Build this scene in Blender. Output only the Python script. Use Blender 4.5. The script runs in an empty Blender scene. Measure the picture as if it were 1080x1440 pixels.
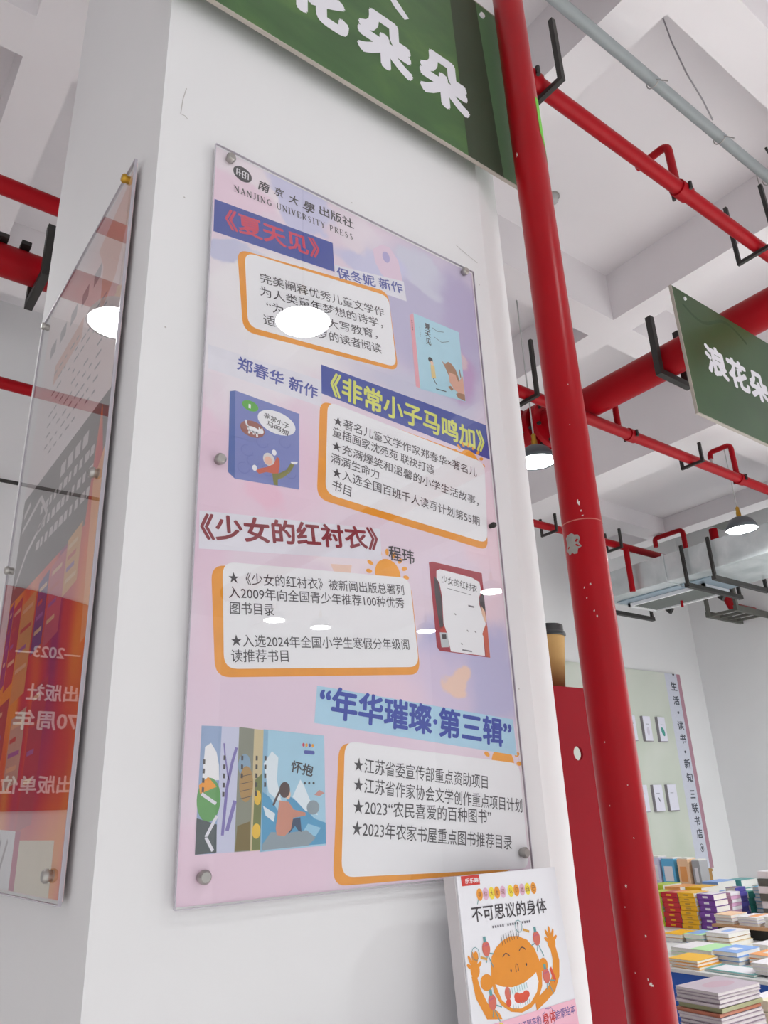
import bpy, bmesh, math, random
from math import sin, cos, pi, radians as R
from mathutils import Vector, Matrix
random.seed(7)
SC = bpy.context.scene
COL = SC.collection

# ---------------------------------------------------------------- camera, world, exposure
cam_d = bpy.data.cameras.new('camera'); cam = bpy.data.objects.new('camera', cam_d); COL.objects.link(cam)
yaw, pit, rol = R(37.642), R(21.4526), R(-2.41315)
fw = Vector((sin(yaw)*cos(pit), cos(yaw)*cos(pit), sin(pit)))
rt = Vector((cos(yaw), -sin(yaw), 0)); up = rt.cross(fw)
rr = rt*cos(rol) + up*sin(rol); uu = -rt*sin(rol) + up*cos(rol)
M = Matrix((rr, uu, -fw)).transposed().to_4x4(); M.translation = Vector((0, -0.97, 1.6))
cam.matrix_world = M
cam_d.sensor_fit = 'VERTICAL'; cam_d.sensor_height = 24; cam_d.lens = 1083.35/1440*24
cam_d.clip_start = 0.02; cam_d.clip_end = 100
SC.camera = cam
SC.view_settings.view_transform = 'Standard'; SC.view_settings.look = 'None'
SC.view_settings.gamma = 1.0; SC.view_settings.use_curve_mapping = False
SC.view_settings.exposure = -0.58
W = bpy.data.worlds.new('hall_daylight'); SC.world = W; W.use_nodes = True
W.node_tree.nodes['Background'].inputs[0].default_value = (0.96, 0.99, 1.0, 1)
W.node_tree.nodes['Background'].inputs[1].default_value = 1.15
LAMP_W = 32.0
FILL_W = 115.0

def area_light(name, loc, rot, sx, sy, power, color=(1, 1, 1)):
    d = bpy.data.lights.new(name, 'AREA'); d.shape = 'RECTANGLE'; d.size = sx; d.size_y = sy
    d.energy = power; d.color = color
    o = bpy.data.objects.new(name, d); COL.objects.link(o); o.location = loc; o.rotation_euler = rot
    return o
# broad fill light added behind the camera, no window there
area_light('rear_fill_light', (-1.5, -8.6, 2.4), (R(90), 0, 0), 12, 3.6, 60, (1, 0.99, 0.98))
# unseen bare disc lights, added to brighten the ceiling and walls
for lx, ly, k in [(-4.6, -5, .5), (-2.2, -5.2, .7), (-4.6, -1.4, .35), (-2.2, -2.4, .35), (-4.4, 1.7, .5), (3.6, -1.35, 1), (5.9, -1.35, 1), (6.2, -3.6, 1.2), (7.0, -.3, 1.6)]:
    d = bpy.data.lights.new('hall_fill_light', 'AREA'); d.shape = 'DISK'; d.size = .25; d.energy = FILL_W*k; d.color = (.94, 1, .985); d.spread = R(125 if lx < 7 else 170)
    o = bpy.data.objects.new('hall_fill_light', d); COL.objects.link(o); o.location = (lx, ly, 3.5)

# ---------------------------------------------------------------- materials
def lin(c):
    return tuple(((v/255)/12.92 if v/255 <= .04045 else ((v/255+.055)/1.055)**2.4) for v in c)
MATS = {}
def mat(name, rgb, rough=.6, metal=0.0, noise=0.0, nscale=20, bump=0.0, emit=0.0, spec=.5, coat=0.0):
    """rgb = colour in 0-255 display values"""
    if name in MATS: return MATS[name]
    m = bpy.data.materials.new(name); m.use_nodes = True; nt = m.node_tree; b = nt.nodes['Principled BSDF']
    c = lin(rgb)
    b.inputs['Base Color'].default_value = (*c, 1); b.inputs['Roughness'].default_value = rough
    b.inputs['Metallic'].default_value = metal; b.inputs['Specular IOR Level'].default_value = spec
    b.inputs['Coat Weight'].default_value = coat
    if emit:
        b.inputs['Emission Color'].default_value = (*c, 1); b.inputs['Emission Strength'].default_value = emit
    if noise or bump:
        tc = nt.nodes.new('ShaderNodeTexCoord'); n = nt.nodes.new('ShaderNodeTexNoise')
        n.inputs['Scale'].default_value = nscale; n.inputs['Detail'].default_value = 6
        nt.links.new(tc.outputs['Object'], n.inputs['Vector'])
        if noise:
            mx = nt.nodes.new('ShaderNodeMix'); mx.data_type = 'RGBA'
            mx.inputs[6].default_value = (*[v*(1-noise) for v in c], 1); mx.inputs[7].default_value = (*[min(1, v*(1+noise)) for v in c], 1)
            nt.links.new(n.outputs[0], mx.inputs[0]); nt.links.new(mx.outputs[2], b.inputs['Base Color'])
        if bump:
            bp = nt.nodes.new('ShaderNodeBump'); bp.inputs['Strength'].default_value = bump; bp.inputs['Distance'].default_value = .002
            nt.links.new(n.outputs[0], bp.inputs['Height']); nt.links.new(bp.outputs[0], b.inputs['Normal'])
    MATS[name] = m; return m

def ramp_mat(name, stops, scale=3, detail=2, rough=.55, axis=None, stretch=(1, 1, 1), distort=0.5, coat=0.0):
    """colour ramp over noise; stops = [(pos, rgb255)]"""
    if name in MATS: return MATS[name]
    m = bpy.data.materials.new(name); m.use_nodes = True; nt = m.node_tree; b = nt.nodes['Principled BSDF']
    b.inputs['Roughness'].default_value = rough; b.inputs['Coat Weight'].default_value = coat
    tc = nt.nodes.new('ShaderNodeTexCoord'); mp = nt.nodes.new('ShaderNodeMapping'); mp.inputs['Scale'].default_value = stretch
    n = nt.nodes.new('ShaderNodeTexNoise'); n.inputs['Scale'].default_value = scale; n.inputs['Detail'].default_value = detail
    n.inputs['Distortion'].default_value = distort
    r = nt.nodes.new('ShaderNodeValToRGB')
    els = r.color_ramp.elements
    while len(els) < len(stops): els.new(.5)
    for e, (p, c) in zip(els, stops): e.position = p; e.color = (*lin(c), 1)
    nt.links.new(tc.outputs['Object'], mp.inputs[0]); nt.links.new(mp.outputs[0], n.inputs['Vector'])
    nt.links.new(n.outputs[0], r.inputs[0]); nt.links.new(r.outputs[0], b.inputs['Base Color'])
    MATS[name] = m; return m

def glass_mat(name='clear_acrylic', ior=1.49, tint=(1, 1, 1)):
    if name in MATS: return MATS[name]
    m = bpy.data.materials.new(name); m.use_nodes = True; nt = m.node_tree
    nt.nodes.remove(nt.nodes['Principled BSDF']); out = nt.nodes['Material Output']
    t = nt.nodes.new('ShaderNodeBsdfTransparent'); t.inputs[0].default_value = (*tint, 1)
    g = nt.nodes.new('ShaderNodeBsdfGlossy'); g.inputs['Roughness'].default_value = .012
    f = nt.nodes.new('ShaderNodeFresnel'); f.inputs[0].default_value = ior
    x = nt.nodes.new('ShaderNodeMixShader')
    # one thin sheet: both faces counted at the front face, 2F/(1+F), nothing at the back face
    ge = nt.nodes.new('ShaderNodeNewGeometry')
    def mth(op, a, b):
        n = nt.nodes.new('ShaderNodeMath'); n.operation = op
        for i, v in enumerate((a, b)):
            if hasattr(v, 'links'): nt.links.new(v, n.inputs[i])
            else: n.inputs[i].default_value = v
        return n.outputs[0]
    F = f.outputs[0]; two = mth('DIVIDE', mth('MULTIPLY', F, 2.0), mth('ADD', F, 1.0))
    fac = mth('MULTIPLY', two, mth('SUBTRACT', 1.0, ge.outputs['Backfacing']))
    nt.links.new(fac, x.inputs[0]); nt.links.new(t.outputs[0], x.inputs[1]); nt.links.new(g.outputs[0], x.inputs[2])
    nt.links.new(x.outputs[0], out.inputs[0]); MATS[name] = m; return m

WALL = mat('white_wall_paint', (232, 231, 233), .75, noise=.02, nscale=3, bump=.25)
CEIL = mat('ceiling_paint', (238, 233, 236), .85, noise=.03, nscale=2)
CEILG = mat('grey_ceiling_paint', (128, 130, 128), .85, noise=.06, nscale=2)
RED = mat('red_pipe_enamel', (162, 4, 20), .3, noise=.12, nscale=9, bump=.06, spec=.22)
RED2 = mat('red_sprinkler_paint', (160, 4, 20), .4, noise=.1, nscale=6, spec=.2)
REDP = mat('red_steel_plate', (146, 5, 26), .55, noise=.05, spec=.15)
BLK = mat('black_painted_steel', (42, 40, 38), .55, noise=.2, nscale=40)
GREY = mat('grey_conduit_plastic', (150, 156, 158), .45)
GALV = ramp_mat('galvanised_sheet', [(.3, (188, 196, 198)), (.55, (208, 214, 216)), (.75, (226, 230, 232))], scale=5, detail=5, rough=.3)
MATS['galvanised_sheet'].node_tree.nodes['Principled BSDF'].inputs['Metallic'].default_value = .3
STEEL = mat('brushed_steel', (175, 172, 168), .3, metal=1)
GOLD = mat('brass', (190, 150, 60), .35, metal=.9)
GLASS = glass_mat()
EDGE = mat('acrylic_edge', (196, 190, 200), .2)

# ---------------------------------------------------------------- object helpers
ROOT = {}
def link(o, parent=None, kind=None, label=None, cat=None, group=None):
    COL.objects.link(o)
    if parent: o.parent = parent
    for k, v in (('kind', kind), ('label', label), ('category', cat), ('group', group)):
        if v: o[k] = v
    return o
def thing(name, loc, label, cat, group=None):
    o = bpy.data.objects.new(name, None); o.empty_display_size = .1; o.location = loc
    link(o, None, None, label, cat, group); ROOT[o] = Vector(loc); return o
def origin_of(p):
    while p is not None and p.parent: p = p.parent
    return ROOT.get(p, Vector((0, 0, 0)))
class MB:
    """collects shapes in world coordinates into one mesh"""
    def __init__(s): s.v = []; s.f = []; s.m = []; s.mats = []; s.sm = []
    def mi(s, m):
        if m not in s.mats: s.mats.append(m)
        return s.mats.index(m)
    def add(s, vs, fs, m, smooth=False):
        k = len(s.v); s.v += [tuple(v) for v in vs]; i = s.mi(m)
        for f in fs: s.f.append([k+a for a in f]); s.m.append(i); s.sm.append(smooth)
        return s
    def box(s, x0, x1, y0, y1, z0, z1, m, rz=0, bev=0, piv=None):
        bm = bmesh.new(); bmesh.ops.create_cube(bm, size=1)
        for v in bm.verts: v.co = Vector(((x0+x1)/2+v.co.x*(x1-x0), (y0+y1)/2+v.co.y*(y1-y0), (z0+z1)/2+v.co.z*(z1-z0)))
        if bev: bmesh.ops.bevel(bm, geom=bm.edges[:], offset=bev, segments=2, affect='EDGES', profile=.5)
        if rz:
            c = Vector(piv) if piv else Vector(((x0+x1)/2, (y0+y1)/2, 0))
            bmesh.ops.rotate(bm, verts=bm.verts, cent=c, matrix=Matrix.Rotation(rz, 3, 'Z'))
        bm.verts.ensure_lookup_table()
        s.add([v.co for v in bm.verts], [[v.index for v in f.verts] for f in bm.faces], m); bm.free(); return s
    def tube(s, pts, r, m, seg=20, caps=True, radii=None):
        pts = [Vector(p) for p in pts]; n = len(pts); rings = []
        t0 = (pts[1]-pts[0]).normalized(); a = Vector((0, 0, 1)) if abs(t0.z) < .9 else Vector((1, 0, 0))
        u = t0.cross(a).normalized()
        for i, p in enumerate(pts):
            if i == 0: t = pts[1]-pts[0]
            elif i == n-1: t = pts[-1]-pts[-2]
            else: t = (pts[i+1]-p).normalized()+(p-pts[i-1]).normalized()
            t.normalize(); u = (u-t*u.dot(t)).normalized(); w = t.cross(u); q = radii[i] if radii else r
            rings.append([p+u*q*cos(2*pi*k/seg)+w*q*sin(2*pi*k/seg) for k in range(seg)])
        vs = [v for g in rings for v in g]; fs = []
        for i in range(n-1):
            for k in range(seg):
                fs.append([i*seg+k, i*seg+(k+1) % seg, (i+1)*seg+(k+1) % seg, (i+1)*seg+k])
        s.add(vs, fs, m, True)
        if caps:
            s.add(rings[0], [list(range(seg))[::-1]], m); s.add(rings[-1], [list(range(seg))], m)
        return s
    def lathe(s, c, prof, m, seg=32, smooth=True):
        """profile (r,z) revolved about vertical axis through c"""
        vs = []; fs = []
        for r, z in prof:
            for k in range(seg): vs.append((c[0]+r*cos(2*pi*k/seg), c[1]+r*sin(2*pi*k/seg), c[2]+z))
        for i in range(len(prof)-1):
            for k in range(seg): fs.append([i*seg+k, i*seg+(k+1) % seg, (i+1)*seg+(k+1) % seg, (i+1)*seg+k])
        s.add(vs, fs, m, smooth); return s
    def build(s, name, parent=None, loc=None, **kw):
        me = bpy.data.meshes.new(name)
        if parent is not None: off = origin_of(parent)
        elif loc is not None: off = Vector(loc)
        else:
            xs = [v[0] for v in s.v]; ys = [v[1] for v in s.v]; zs = [v[2] for v in s.v]
            off = Vector(((min(xs)+max(xs))/2, (min(ys)+max(ys))/2, min(zs)))
        me.from_pydata([tuple(Vector(v)-off) for v in s.v], [], s.f)
        for m in s.mats: me.materials.append(m)
        me.polygons.foreach_set('material_index', s.m); me.polygons.foreach_set('use_smooth', s.sm); me.update()
        o = bpy.data.objects.new(name, me)
        if parent is None: o.location = off; ROOT[o] = off
        return link(o, parent, **kw)

_tc = {}
def text_mesh(body, bold):
    key = body
    if key in _tc: return _tc[key]
    cu = bpy.data.curves.new('lettering', 'FONT'); cu.body = body; cu.resolution_u = 3
    o = bpy.data.objects.new('lettering', cu); COL.objects.link(o)
    dg = bpy.context.evaluated_depsgraph_get(); me = bpy.data.meshes.new_from_object(o.evaluated_get(dg))
    vs = [tuple(v.co) for v in me.vertices]; fs = [list(p.vertices) for p in me.polygons]
    bpy.data.objects.remove(o); bpy.data.meshes.remove(me); bpy.data.curves.remove(cu)
    _tc[key] = (vs, fs); return _tc[key]

class Print(MB):
    """flat print on a plane: u to the right, v down, in millimetres"""
    def __init__(s, o, ex, ey, n):
        super().__init__(); s.o = Vector(o); s.ex = Vector(ex); s.ey = Vector(ey); s.n = Vector(n)
    def P(s, u, v, lay=0): return s.o+s.ex*(u/1000)+s.ey*(v/1000)+s.n*(lay*.00012)
    def poly(s, pts, m, lay=1): return s.add([s.P(u, v, lay) for u, v in pts], [list(range(len(pts)))[::-1]], m)
    def ell(s, cu, cv, ru, rv, m, lay=1, rot=0, n=24, a0=0, a1=360):
        pts = []
        for k in range(n + (0 if a1-a0 == 360 else 1)):
            a = R(a0+(a1-a0)*k/n); x = ru*cos(a); y = rv*sin(a)
            pts.append((cu+x*cos(rot)-y*sin(rot), cv+x*sin(rot)+y*cos(rot)))
        return s.poly(pts, m, lay)
    def quad_round(s, q, r, m, lay=1):
        """rounded quad through four corners TL TR BR BL"""
        pts = []; q = [Vector(a) for a in q]
        for i in range(4):
            p = q[i]; a = (q[i-1]-p).normalized(); b = (q[(i+1) % 4]-p).normalized()
            for k in range(7):
                t = k/6; pa = p+a*r; pb = p+b*r
                pts.append(tuple((1-t)**2*pa+2*t*(1-t)*p+t*t*pb))
        return s.poly(pts, m, lay)
    def line(s, pts, w, m, lay=1):
        for (a, b), (c, d) in zip(pts[:-1], pts[1:]):
            L = math.hypot(c-a, d-b) or 1; nx = -(d-b)/L*w/2; ny = (c-a)/L*w/2
            s.poly([(a+nx, b+ny), (c+nx, d+ny), (c-nx, d-ny), (a-nx, b-ny)], m, lay)
        return s
    def text(s, body, c0, c1, h, m, bold=.0, lay=3, w=None, shear=0, sq=None):
        """first and last glyph centres c0, c1; glyph height h"""
        vs, fs = text_mesh(body, bold)
        x0 = min(v[0] for v in vs); x1 = max(v[0] for v in vs); y0 = min(v[1] for v in vs); y1 = max(v[1] for v in vs)
        if sq: y0, y1 = sq
        D = Vector((c1[0]-c0[0], c1[1]-c0[1])); L = D.length
        e = D/L if L > 1e-6 else Vector((1, 0)); w = h*.95 if w is None else w
        span = L+w; c = (Vector(c0)+Vector(c1))/2; up_ = Vector((e.y, -e.x))
        bd = bold*.95+.003; dirs = [(-bd, 0), (bd, 0), (0, -bd), (0, bd)] + ([(-bd*.7, -bd*.7), (bd*.7, bd*.7), (-bd*.7, bd*.7), (bd*.7, -bd*.7)] if bold > .018 else [])
        for i, (dx, dy) in enumerate(dirs):
            out = []
            for x, y, z in vs:
                a = ((x+dx-x0)/(x1-x0)-.5)*span; b = ((y+dy-y0)/(y1-y0)-.5)*h
                p = c+e*(a+shear*b)+up_*b
                out.append(s.P(p.x, p.y, lay+i*.04))
            s.add(out, fs, m)
        return s

def standoff(c, n, parent, m=STEEL, r=.009, name='standoff_screw'):
    """steel standoff: wall spacer and domed cap, axis n"""
    c = Vector(c); n = Vector(n)
    b = MB(); b.tube([c-n*.0075, c+n*.002], r*.8, m, 16)
    b.tube([c+n*.002, c+n*.006, c+n*.009], r, m, 18, radii=[r, r, r*.7])
    return b.build(name, parent)

# ---------------------------------------------------------------- the hall
YF, XR = 4.0, 8.35          # far wall and right wall
YN, XL = -8.8, -7.0
MB().box(XL, XR, YN, YF, -.1, 0, mat('pale_floor_tiles', (232, 228, 226), .4, noise=.05)).build('floor', kind='structure')
MB().box(XL, XR+.2, YF, YF+.2, 0, 5.1, WALL).build('wall_back', kind='structure')
MB().box(XR, XR+.2, YN, YF, 0, 5.1, WALL).build('wall_right', kind='structure')
MB().box(XL-.2, XL, YN, YF+.2, 0, 5.1, WALL).build('wall_left', kind='structure')
MB().box(XL, 5.0, YN, YF, 4.96, 5.1, CEIL).build('ceiling', kind='structure')
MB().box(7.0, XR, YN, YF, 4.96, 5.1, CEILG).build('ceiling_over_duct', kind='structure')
XB = [(-6.8, -6.6), (-5.03, -4.83), (-3.27, -3.07), (-1.5, -1.3), (.26, .46), (2.13, 2.33), (3.89, 4.09)]
YB = [(-6.90, -6.69), (-5.22, -5.01), (-3.55, -3.34), (-1.87, -1.66), (-.19, .02), (1.49, 1.70), (3.17, 3.38)]
for a, b in XB: MB().box(a, b, YN, YF, 4.6, 4.96, CEIL).build('ceiling_beam', kind='structure')
ends = [XL]+[x for p in XB for x in p]+[5.0]
for a, b in YB:
    m = MB()
    for i in range(0, len(ends)-1, 2):
        if ends[i+1]-ends[i] > .05: m.box(ends[i], ends[i+1], a, b, 4.6, 4.96, CEIL)
    m.build('ceiling_cross_beam', kind='structure')
MB().box(5.0, 5.35, YN, YF, 4.15, 5.1, CEIL).build('deep_ceiling_beam', kind='structure')
MB().box(5.35, 6.8, YN, YF, 4.32, 4.4, CEIL).build('lowered_ceiling', kind='structure')
MB().box(6.8, 7.0, YN, YF, 4.15, 5.1, CEIL).build('lowered_ceiling_edge', kind='structure')
for a, b in YB: MB().box(5.35, 6.8, a, b, 4.15, 4.32, CEIL).build('lowered_cross_beam', kind='structure')
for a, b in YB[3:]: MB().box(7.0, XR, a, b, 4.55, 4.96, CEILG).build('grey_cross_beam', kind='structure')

# pillar with chamfered right corner
m = MB(); pl = [(.311, 0), (1.068, 0), (1.199, .062), (1.199, .758), (.311, .758)]; zt = 4.6
PW = WALL
m.add([(x, y, 0) for x, y in pl]+[(x, y, zt) for x, y in pl],
      [[i, (i+1) % 5, 5+(i+1) % 5, 5+i] for i in range(5)]+[[9, 8, 7, 6, 5][::-1]], PW)
pillar = m.build('pillar', loc=(.755, .379, 0), kind='structure')
SCR = mat('scratch_grey', (190, 186, 184), .8)
p = Print((0, -.0004, 3.2), (1, 0, 0), (0, 0, -1), (0, -1, 0))
p.line([(350, 400), (345, 430), (343, 465), (351, 465), (356, 469)], 1.6, SCR)
p.line([(979, 440), (997, 447), (1020, 454), (1041, 460)], 1.8, SCR)
for u, v in [(480, 505), (700, 470), (1040, 520), (1035, 1400), (360, 640), (345, 900)]: p.ell(u, v, 1.6, 1.6, SCR, n=8)
p.build('scratch_mark', pillar)
# baseboard along the back wall
MB().box(XL, XR, YF-.02, YF, 0, .12, mat('grey_skirting', (150, 150, 152), .5)).build('baseboard_back', kind='structure')

# ---------------------------------------------------------------- posters
INK = mat('black_ink', (62, 56, 62), .6)
def ink(n, c, r=.55): return mat(n, c, r, noise=0 if 'ink' in n or 'lettering' in n or 'white' in n else .07, nscale=45)
PAPER = ink('white_print', (240, 239, 243)); ORG = ink('orange_print', (238, 156, 40)); ORG2 = ink('deep_orange_print', (226, 134, 34))
BLUE = ink('royal_blue_print', (64, 82, 164)); LBLUE = ink('ice_blue_print', (176, 214, 236))
TITLER = ink('crimson_lettering', (210, 60, 92)); TITLEY = ink('lemon_lettering', (222, 226, 112)); TITLEB = ink('blue_lettering', (44, 66, 168))
TITLEN = ink('indigo_lettering', (78, 88, 168)); TITLEM = ink('maroon_lettering', (140, 44, 56)); STRIP = ink('pale_strip_print', (230, 228, 238))
SUN = ink('sun_orange', (246, 166, 50))
def watercolour(name, base, blobs, to_local):
    """soft washes of colour: each blob (u, v, ru, rv, softness, rgb) in poster millimetres, edges wobbled by noise"""
    m = bpy.data.materials.new(name); m.use_nodes = True; nt = m.node_tree; b = nt.nodes['Principled BSDF']; b.inputs['Roughness'].default_value = .55
    tc = nt.nodes.new('ShaderNodeTexCoord'); n = nt.nodes.new('ShaderNodeTexNoise'); n.inputs['Scale'].default_value = 9; n.inputs['Detail'].default_value = 4
    nt.links.new(tc.outputs['Object'], n.inputs['Vector'])
    sb = nt.nodes.new('ShaderNodeVectorMath'); sb.operation = 'MULTIPLY_ADD'; sb.inputs[1].default_value = (.12, .12, .12)
    nt.links.new(n.outputs['Color'], sb.inputs[0]); nt.links.new(tc.outputs['Object'], sb.inputs[2])
    prev = None
    for u, v, ru, rv, soft, rgb in blobs:
        cx, cz, k = to_local(u, v)
        s1 = nt.nodes.new('ShaderNodeVectorMath'); s1.operation = 'SUBTRACT'; s1.inputs[1].default_value = (cx+.06, .06, cz+.06); nt.links.new(sb.outputs[0], s1.inputs[0])
        s2 = nt.nodes.new('ShaderNodeVectorMath'); s2.operation = 'MULTIPLY'; s2.inputs[1].default_value = (1000/ru/k, 0, 1000/rv/k); nt.links.new(s1.outputs[0], s2.inputs[0])
        ln = nt.nodes.new('ShaderNodeVectorMath'); ln.operation = 'LENGTH'; nt.links.new(s2.outputs[0], ln.inputs[0])
        mr = nt.nodes.new('ShaderNodeMapRange'); mr.interpolation_type = 'SMOOTHSTEP'
        mr.inputs['From Min'].default_value = 1-soft; mr.inputs['From Max'].default_value = 1+soft; mr.inputs['To Min'].default_value = 1; mr.inputs['To Max'].default_value = 0
        nt.links.new(ln.outputs['Value'], mr.inputs['Value'])
        mx = nt.nodes.new('ShaderNodeMix'); mx.data_type = 'RGBA'; nt.links.new(mr.outputs[0], mx.inputs[0]); mx.inputs[7].default_value = (*lin(rgb), 1)
        if prev is None: mx.inputs[6].default_value = (*lin(base), 1)
        else: nt.links.new(prev, mx.inputs[6])
        prev = mx.outputs[2]
    nt.links.new(prev, b.inputs['Base Color']); return m
LAV, PKK, WHT_, VIO, MST = (206, 204, 232), (236, 210, 226), (240, 236, 240), (206, 190, 220), (208, 208, 226)
POSTER_BG = watercolour('watercolour_print', (232, 214, 228), [
    (60, 20, 150, 60, .2, (238, 226, 234)), (40, 85, 60, 45, .15, PKK), (170, 30, 70, 75, .08, LAV), (300, 40, 60, 40, .3, (234, 222, 232)),
    (140, 300, 170, 110, .3, WHT_), (70, 214, 75, 26, .12, (200, 200, 226)), (190, 200, 110, 40, .4, WHT_),
    (490, 180, 170, 190, .35, (192, 186, 216)), (450, 60, 80, 55, .15, MST), (560, 120, 70, 110, .4, (182, 170, 208)), (330, 95, 90, 30, .25, LAV),
    (530, 265, 60, 60, .3, (194, 158, 202)), (553, 240, 22, 28, .2, (216, 190, 200)), (420, 350, 150, 30, .5, (206, 204, 224)),
    (60, 420, 130, 60, .25, (238, 234, 240)), (90, 560, 140, 110, .4, (236, 206, 224)), (110, 625, 30, 20, .4, (238, 196, 216)), (60, 480, 70, 60, .2, (236, 228, 236)),
    (560, 620, 60, 160, .4, (240, 212, 224)), (250, 700, 60, 30, .4, (240, 226, 234)), (480, 700, 90, 40, .5, (232, 216, 232)),
    (510, 860, 130, 90, .25, (192, 187, 222)), (420, 900, 90, 60, .3, (216, 200, 226)), (110, 930, 150, 90, .5, (230, 208, 226)), (330, 920, 80, 60, .5, (234, 208, 224)),
    (90, 1140, 150, 70, .4, (234, 206, 224)), (300, 1060, 90, 120, .6, (228, 206, 226)), (20, 700, 30, 200, .6, (232, 204, 222)), (478, 878, 26, 16, .2, (240, 206, 190))],
    lambda u, v: (.4074+u*1.01263/1000-.70, 2.6929-v*1.01263/1000-1.509, 1.01263))

def front_poster():
    y = -.008
    t = thing('acrylic_poster', (.70, -.002, 1.509), 'clear acrylic poster panel of children\'s book announcements in pink and lavender on the pillar front', 'poster')
    K = 1.01263; X0, Z1 = .4074, 2.6929; o = (X0, y, Z1)
    ar = dict(ex=(K, 0, 0), ey=(0, 0, -K), n=(0, -1, 0))
    ps = MB().box(X0, X0+.596*K, y, y+.0015, Z1-1.170*K, Z1, POSTER_BG).build('printed_sheet', t)
    A = Print(o, **ar)
    A.poly([(222, 716), (262, 712), (256, 742), (236, 742)], ink('peach_band', (240, 206, 190)), .7)
    # rose creature in the top right
    PK = ink('cream_pink_shape', (228, 204, 224))
    A.poly([(330, 62), (352, 40), (372, 38), (392, 60), (398, 92), (404, 130), (376, 128), (348, 112), (334, 90)], PK, .7)
    A.ell(362, 66, 9, 13, ink('violet_eye', (178, 168, 214)), .8)
    # blue title bars
    A.poly([(2, 114), (237, 92), (240, 156), (3, 181)], BLUE, 1)
    A.poly([(209, 363), (594, 369), (596, 444), (209, 419)], BLUE, 1.4)
    A.poly([(196, 903), (589, 936), (591, 995), (191, 955)], LBLUE, 1)
    # strips of names
    A.poly([(240, 140), (403, 106), (408, 151), (242, 166)], STRIP, 1); A.poly([(4, 398), (209, 394), (209, 445), (6, 440)], STRIP, 1)
    A.poly([(4, 672), (320, 640), (322, 694), (6, 728)], STRIP, 1)
    # orange suns
    def sun(cx, cy, r, lay=1.0):
        A.ell(cx, cy, r, r, SUN, lay)
        for k in range(9):
            a = pi+pi*k/8; A.ell(cx+cos(a)*r*1.45, cy+sin(a)*r*1.45, r*.14, r*.24, SUN, lay, rot=a+pi/2, n=10)
    sun(540, 462, 24, 1.5); sun(333, 716, 26, .9); sun(556, 1008, 26, .9)
    # note cards with orange shadow
    A.quad_round([(46, 196), (362, 148), (378, 319), (62, 352)], 22, ORG, 1.1); A.quad_round([(60, 196), (363, 158), (374, 312), (70, 340)], 20, PAPER, 2)
    A.quad_round([(206, 432), (572, 450), (568, 636), (198, 612)], 22, ORG, 1.2); A.quad_round([(221, 430), (580, 455), (568, 622), (214, 600)], 20, PAPER, 2)
    A.quad_round([(25, 748), (380, 722), (390, 874), (38, 902)], 22, ORG, 1.1); A.quad_round([(42, 741), (378, 716), (388, 862), (50, 890)], 20, PAPER, 2)
    A.quad_round([(232, 980), (580, 1008), (560, 1169), (218, 1165)], 22, ORG, 1.1); A.quad_round([(242, 978), (595, 1008), (594, 1168), (232, 1155)], 20, PAPER, 2)
    # --- printed book pictures
    B1 = ink('sky_cover', (176, 216, 232)); A.poly([(413, 181), (423, 173), (428, 339), (418, 338)], ink('pink_spine', (232, 166, 178)), 2)
    A.poly([(423, 172), (542, 171), (544, 332), (428, 340)], B1, 2)
    for k, ch in enumerate('夏天见'): A.text(ch, (457, 191+k*17), (457, 191+k*17), 14, INK, .02, 3)
    A.line([(470, 188), (482, 192), (500, 187)], 1, INK, 3); A.line([(472, 208), (492, 214), (512, 205)], 1, INK, 3)
    for k in range(6): A.ell(437, 200+k*4, 1, 1, INK, 3, n=6); A.ell(418, 192+k*4, 1.6, 1.4, INK, 3, n=6)
    A.line([(468, 327), (494, 325)], 2, INK, 3)
    A.ell(459, 266, 6, 6, ink('dark_hair', (50, 48, 52)), 3); A.ell(462, 272, 4, 5, ink('skin_tone', (236, 196, 168)), 3.2)
    A.poly([(458, 277), (468, 276), (470, 304), (459, 306)], ink('yellow_dress', (226, 200, 136)), 3)
    A.line([(463, 305), (467, 313), (472, 318)], 2, INK, 3)
    BR = ink('brown_fur', (168, 124, 92)); SK = ink('salmon_coat', (222, 170, 148))
    A.poly([(488, 257), (497, 262), (505, 254), (514, 256), (524, 266), (530, 282), (531, 296), (524, 300), (515, 296), (504, 286), (497, 272)], BR, 3)
    A.poly([(504, 278), (522, 278), (528, 292), (542, 275), (543, 318), (530, 320), (514, 312), (505, 300)], SK, 3.4)
    A.poly([(500, 312), (507, 308), (514, 313), (508, 319)], BR, 3.6); A.poly([(519, 322), (528, 317), (543, 316), (543, 331), (524, 329)], BR, 3.6)
    A.line([(534, 262), (536, 280)], 3, BR, 3)
    # book with the boy
    PB = ink('periwinkle_cover', (124, 134, 194)); A.poly([(43, 468), (52, 464), (56, 611), (45, 603)], ink('blue_spine', (78, 104, 172)), 2)
    A.poly([(52, 464), (166, 471), (166, 604), (56, 611)], PB, 2)
    sw = ink('swirl_blue', (112, 120, 186))
    for cu, cv in [(75, 560), (100, 540), (140, 530), (70, 590), (110, 585), (150, 580), (85, 575)]:
        A.line([(cu+10*cos(a*.6), cv+9*sin(a*.6)) for a in range(9)], 1.4, sw, 2.4)
    A.ell(78, 483, 14, 9, ink('leaf_green', (92, 172, 66)), 3, rot=.05); A.text('1', (77, 484), (77, 484), 7, PAPER, .01, 3.6, w=3)
    A.ell(125, 499, 34, 20, PAPER, 3, rot=.06); A.text('非常小子', (107, 492), (142, 499), 10, INK, .01, 4); A.text('马鸣加', (112, 505), (141, 511), 10, INK, .01, 4)
    A.ell(83, 522, 21, 14, ink('cat_brown', (156, 98, 88)), 3)
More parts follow.
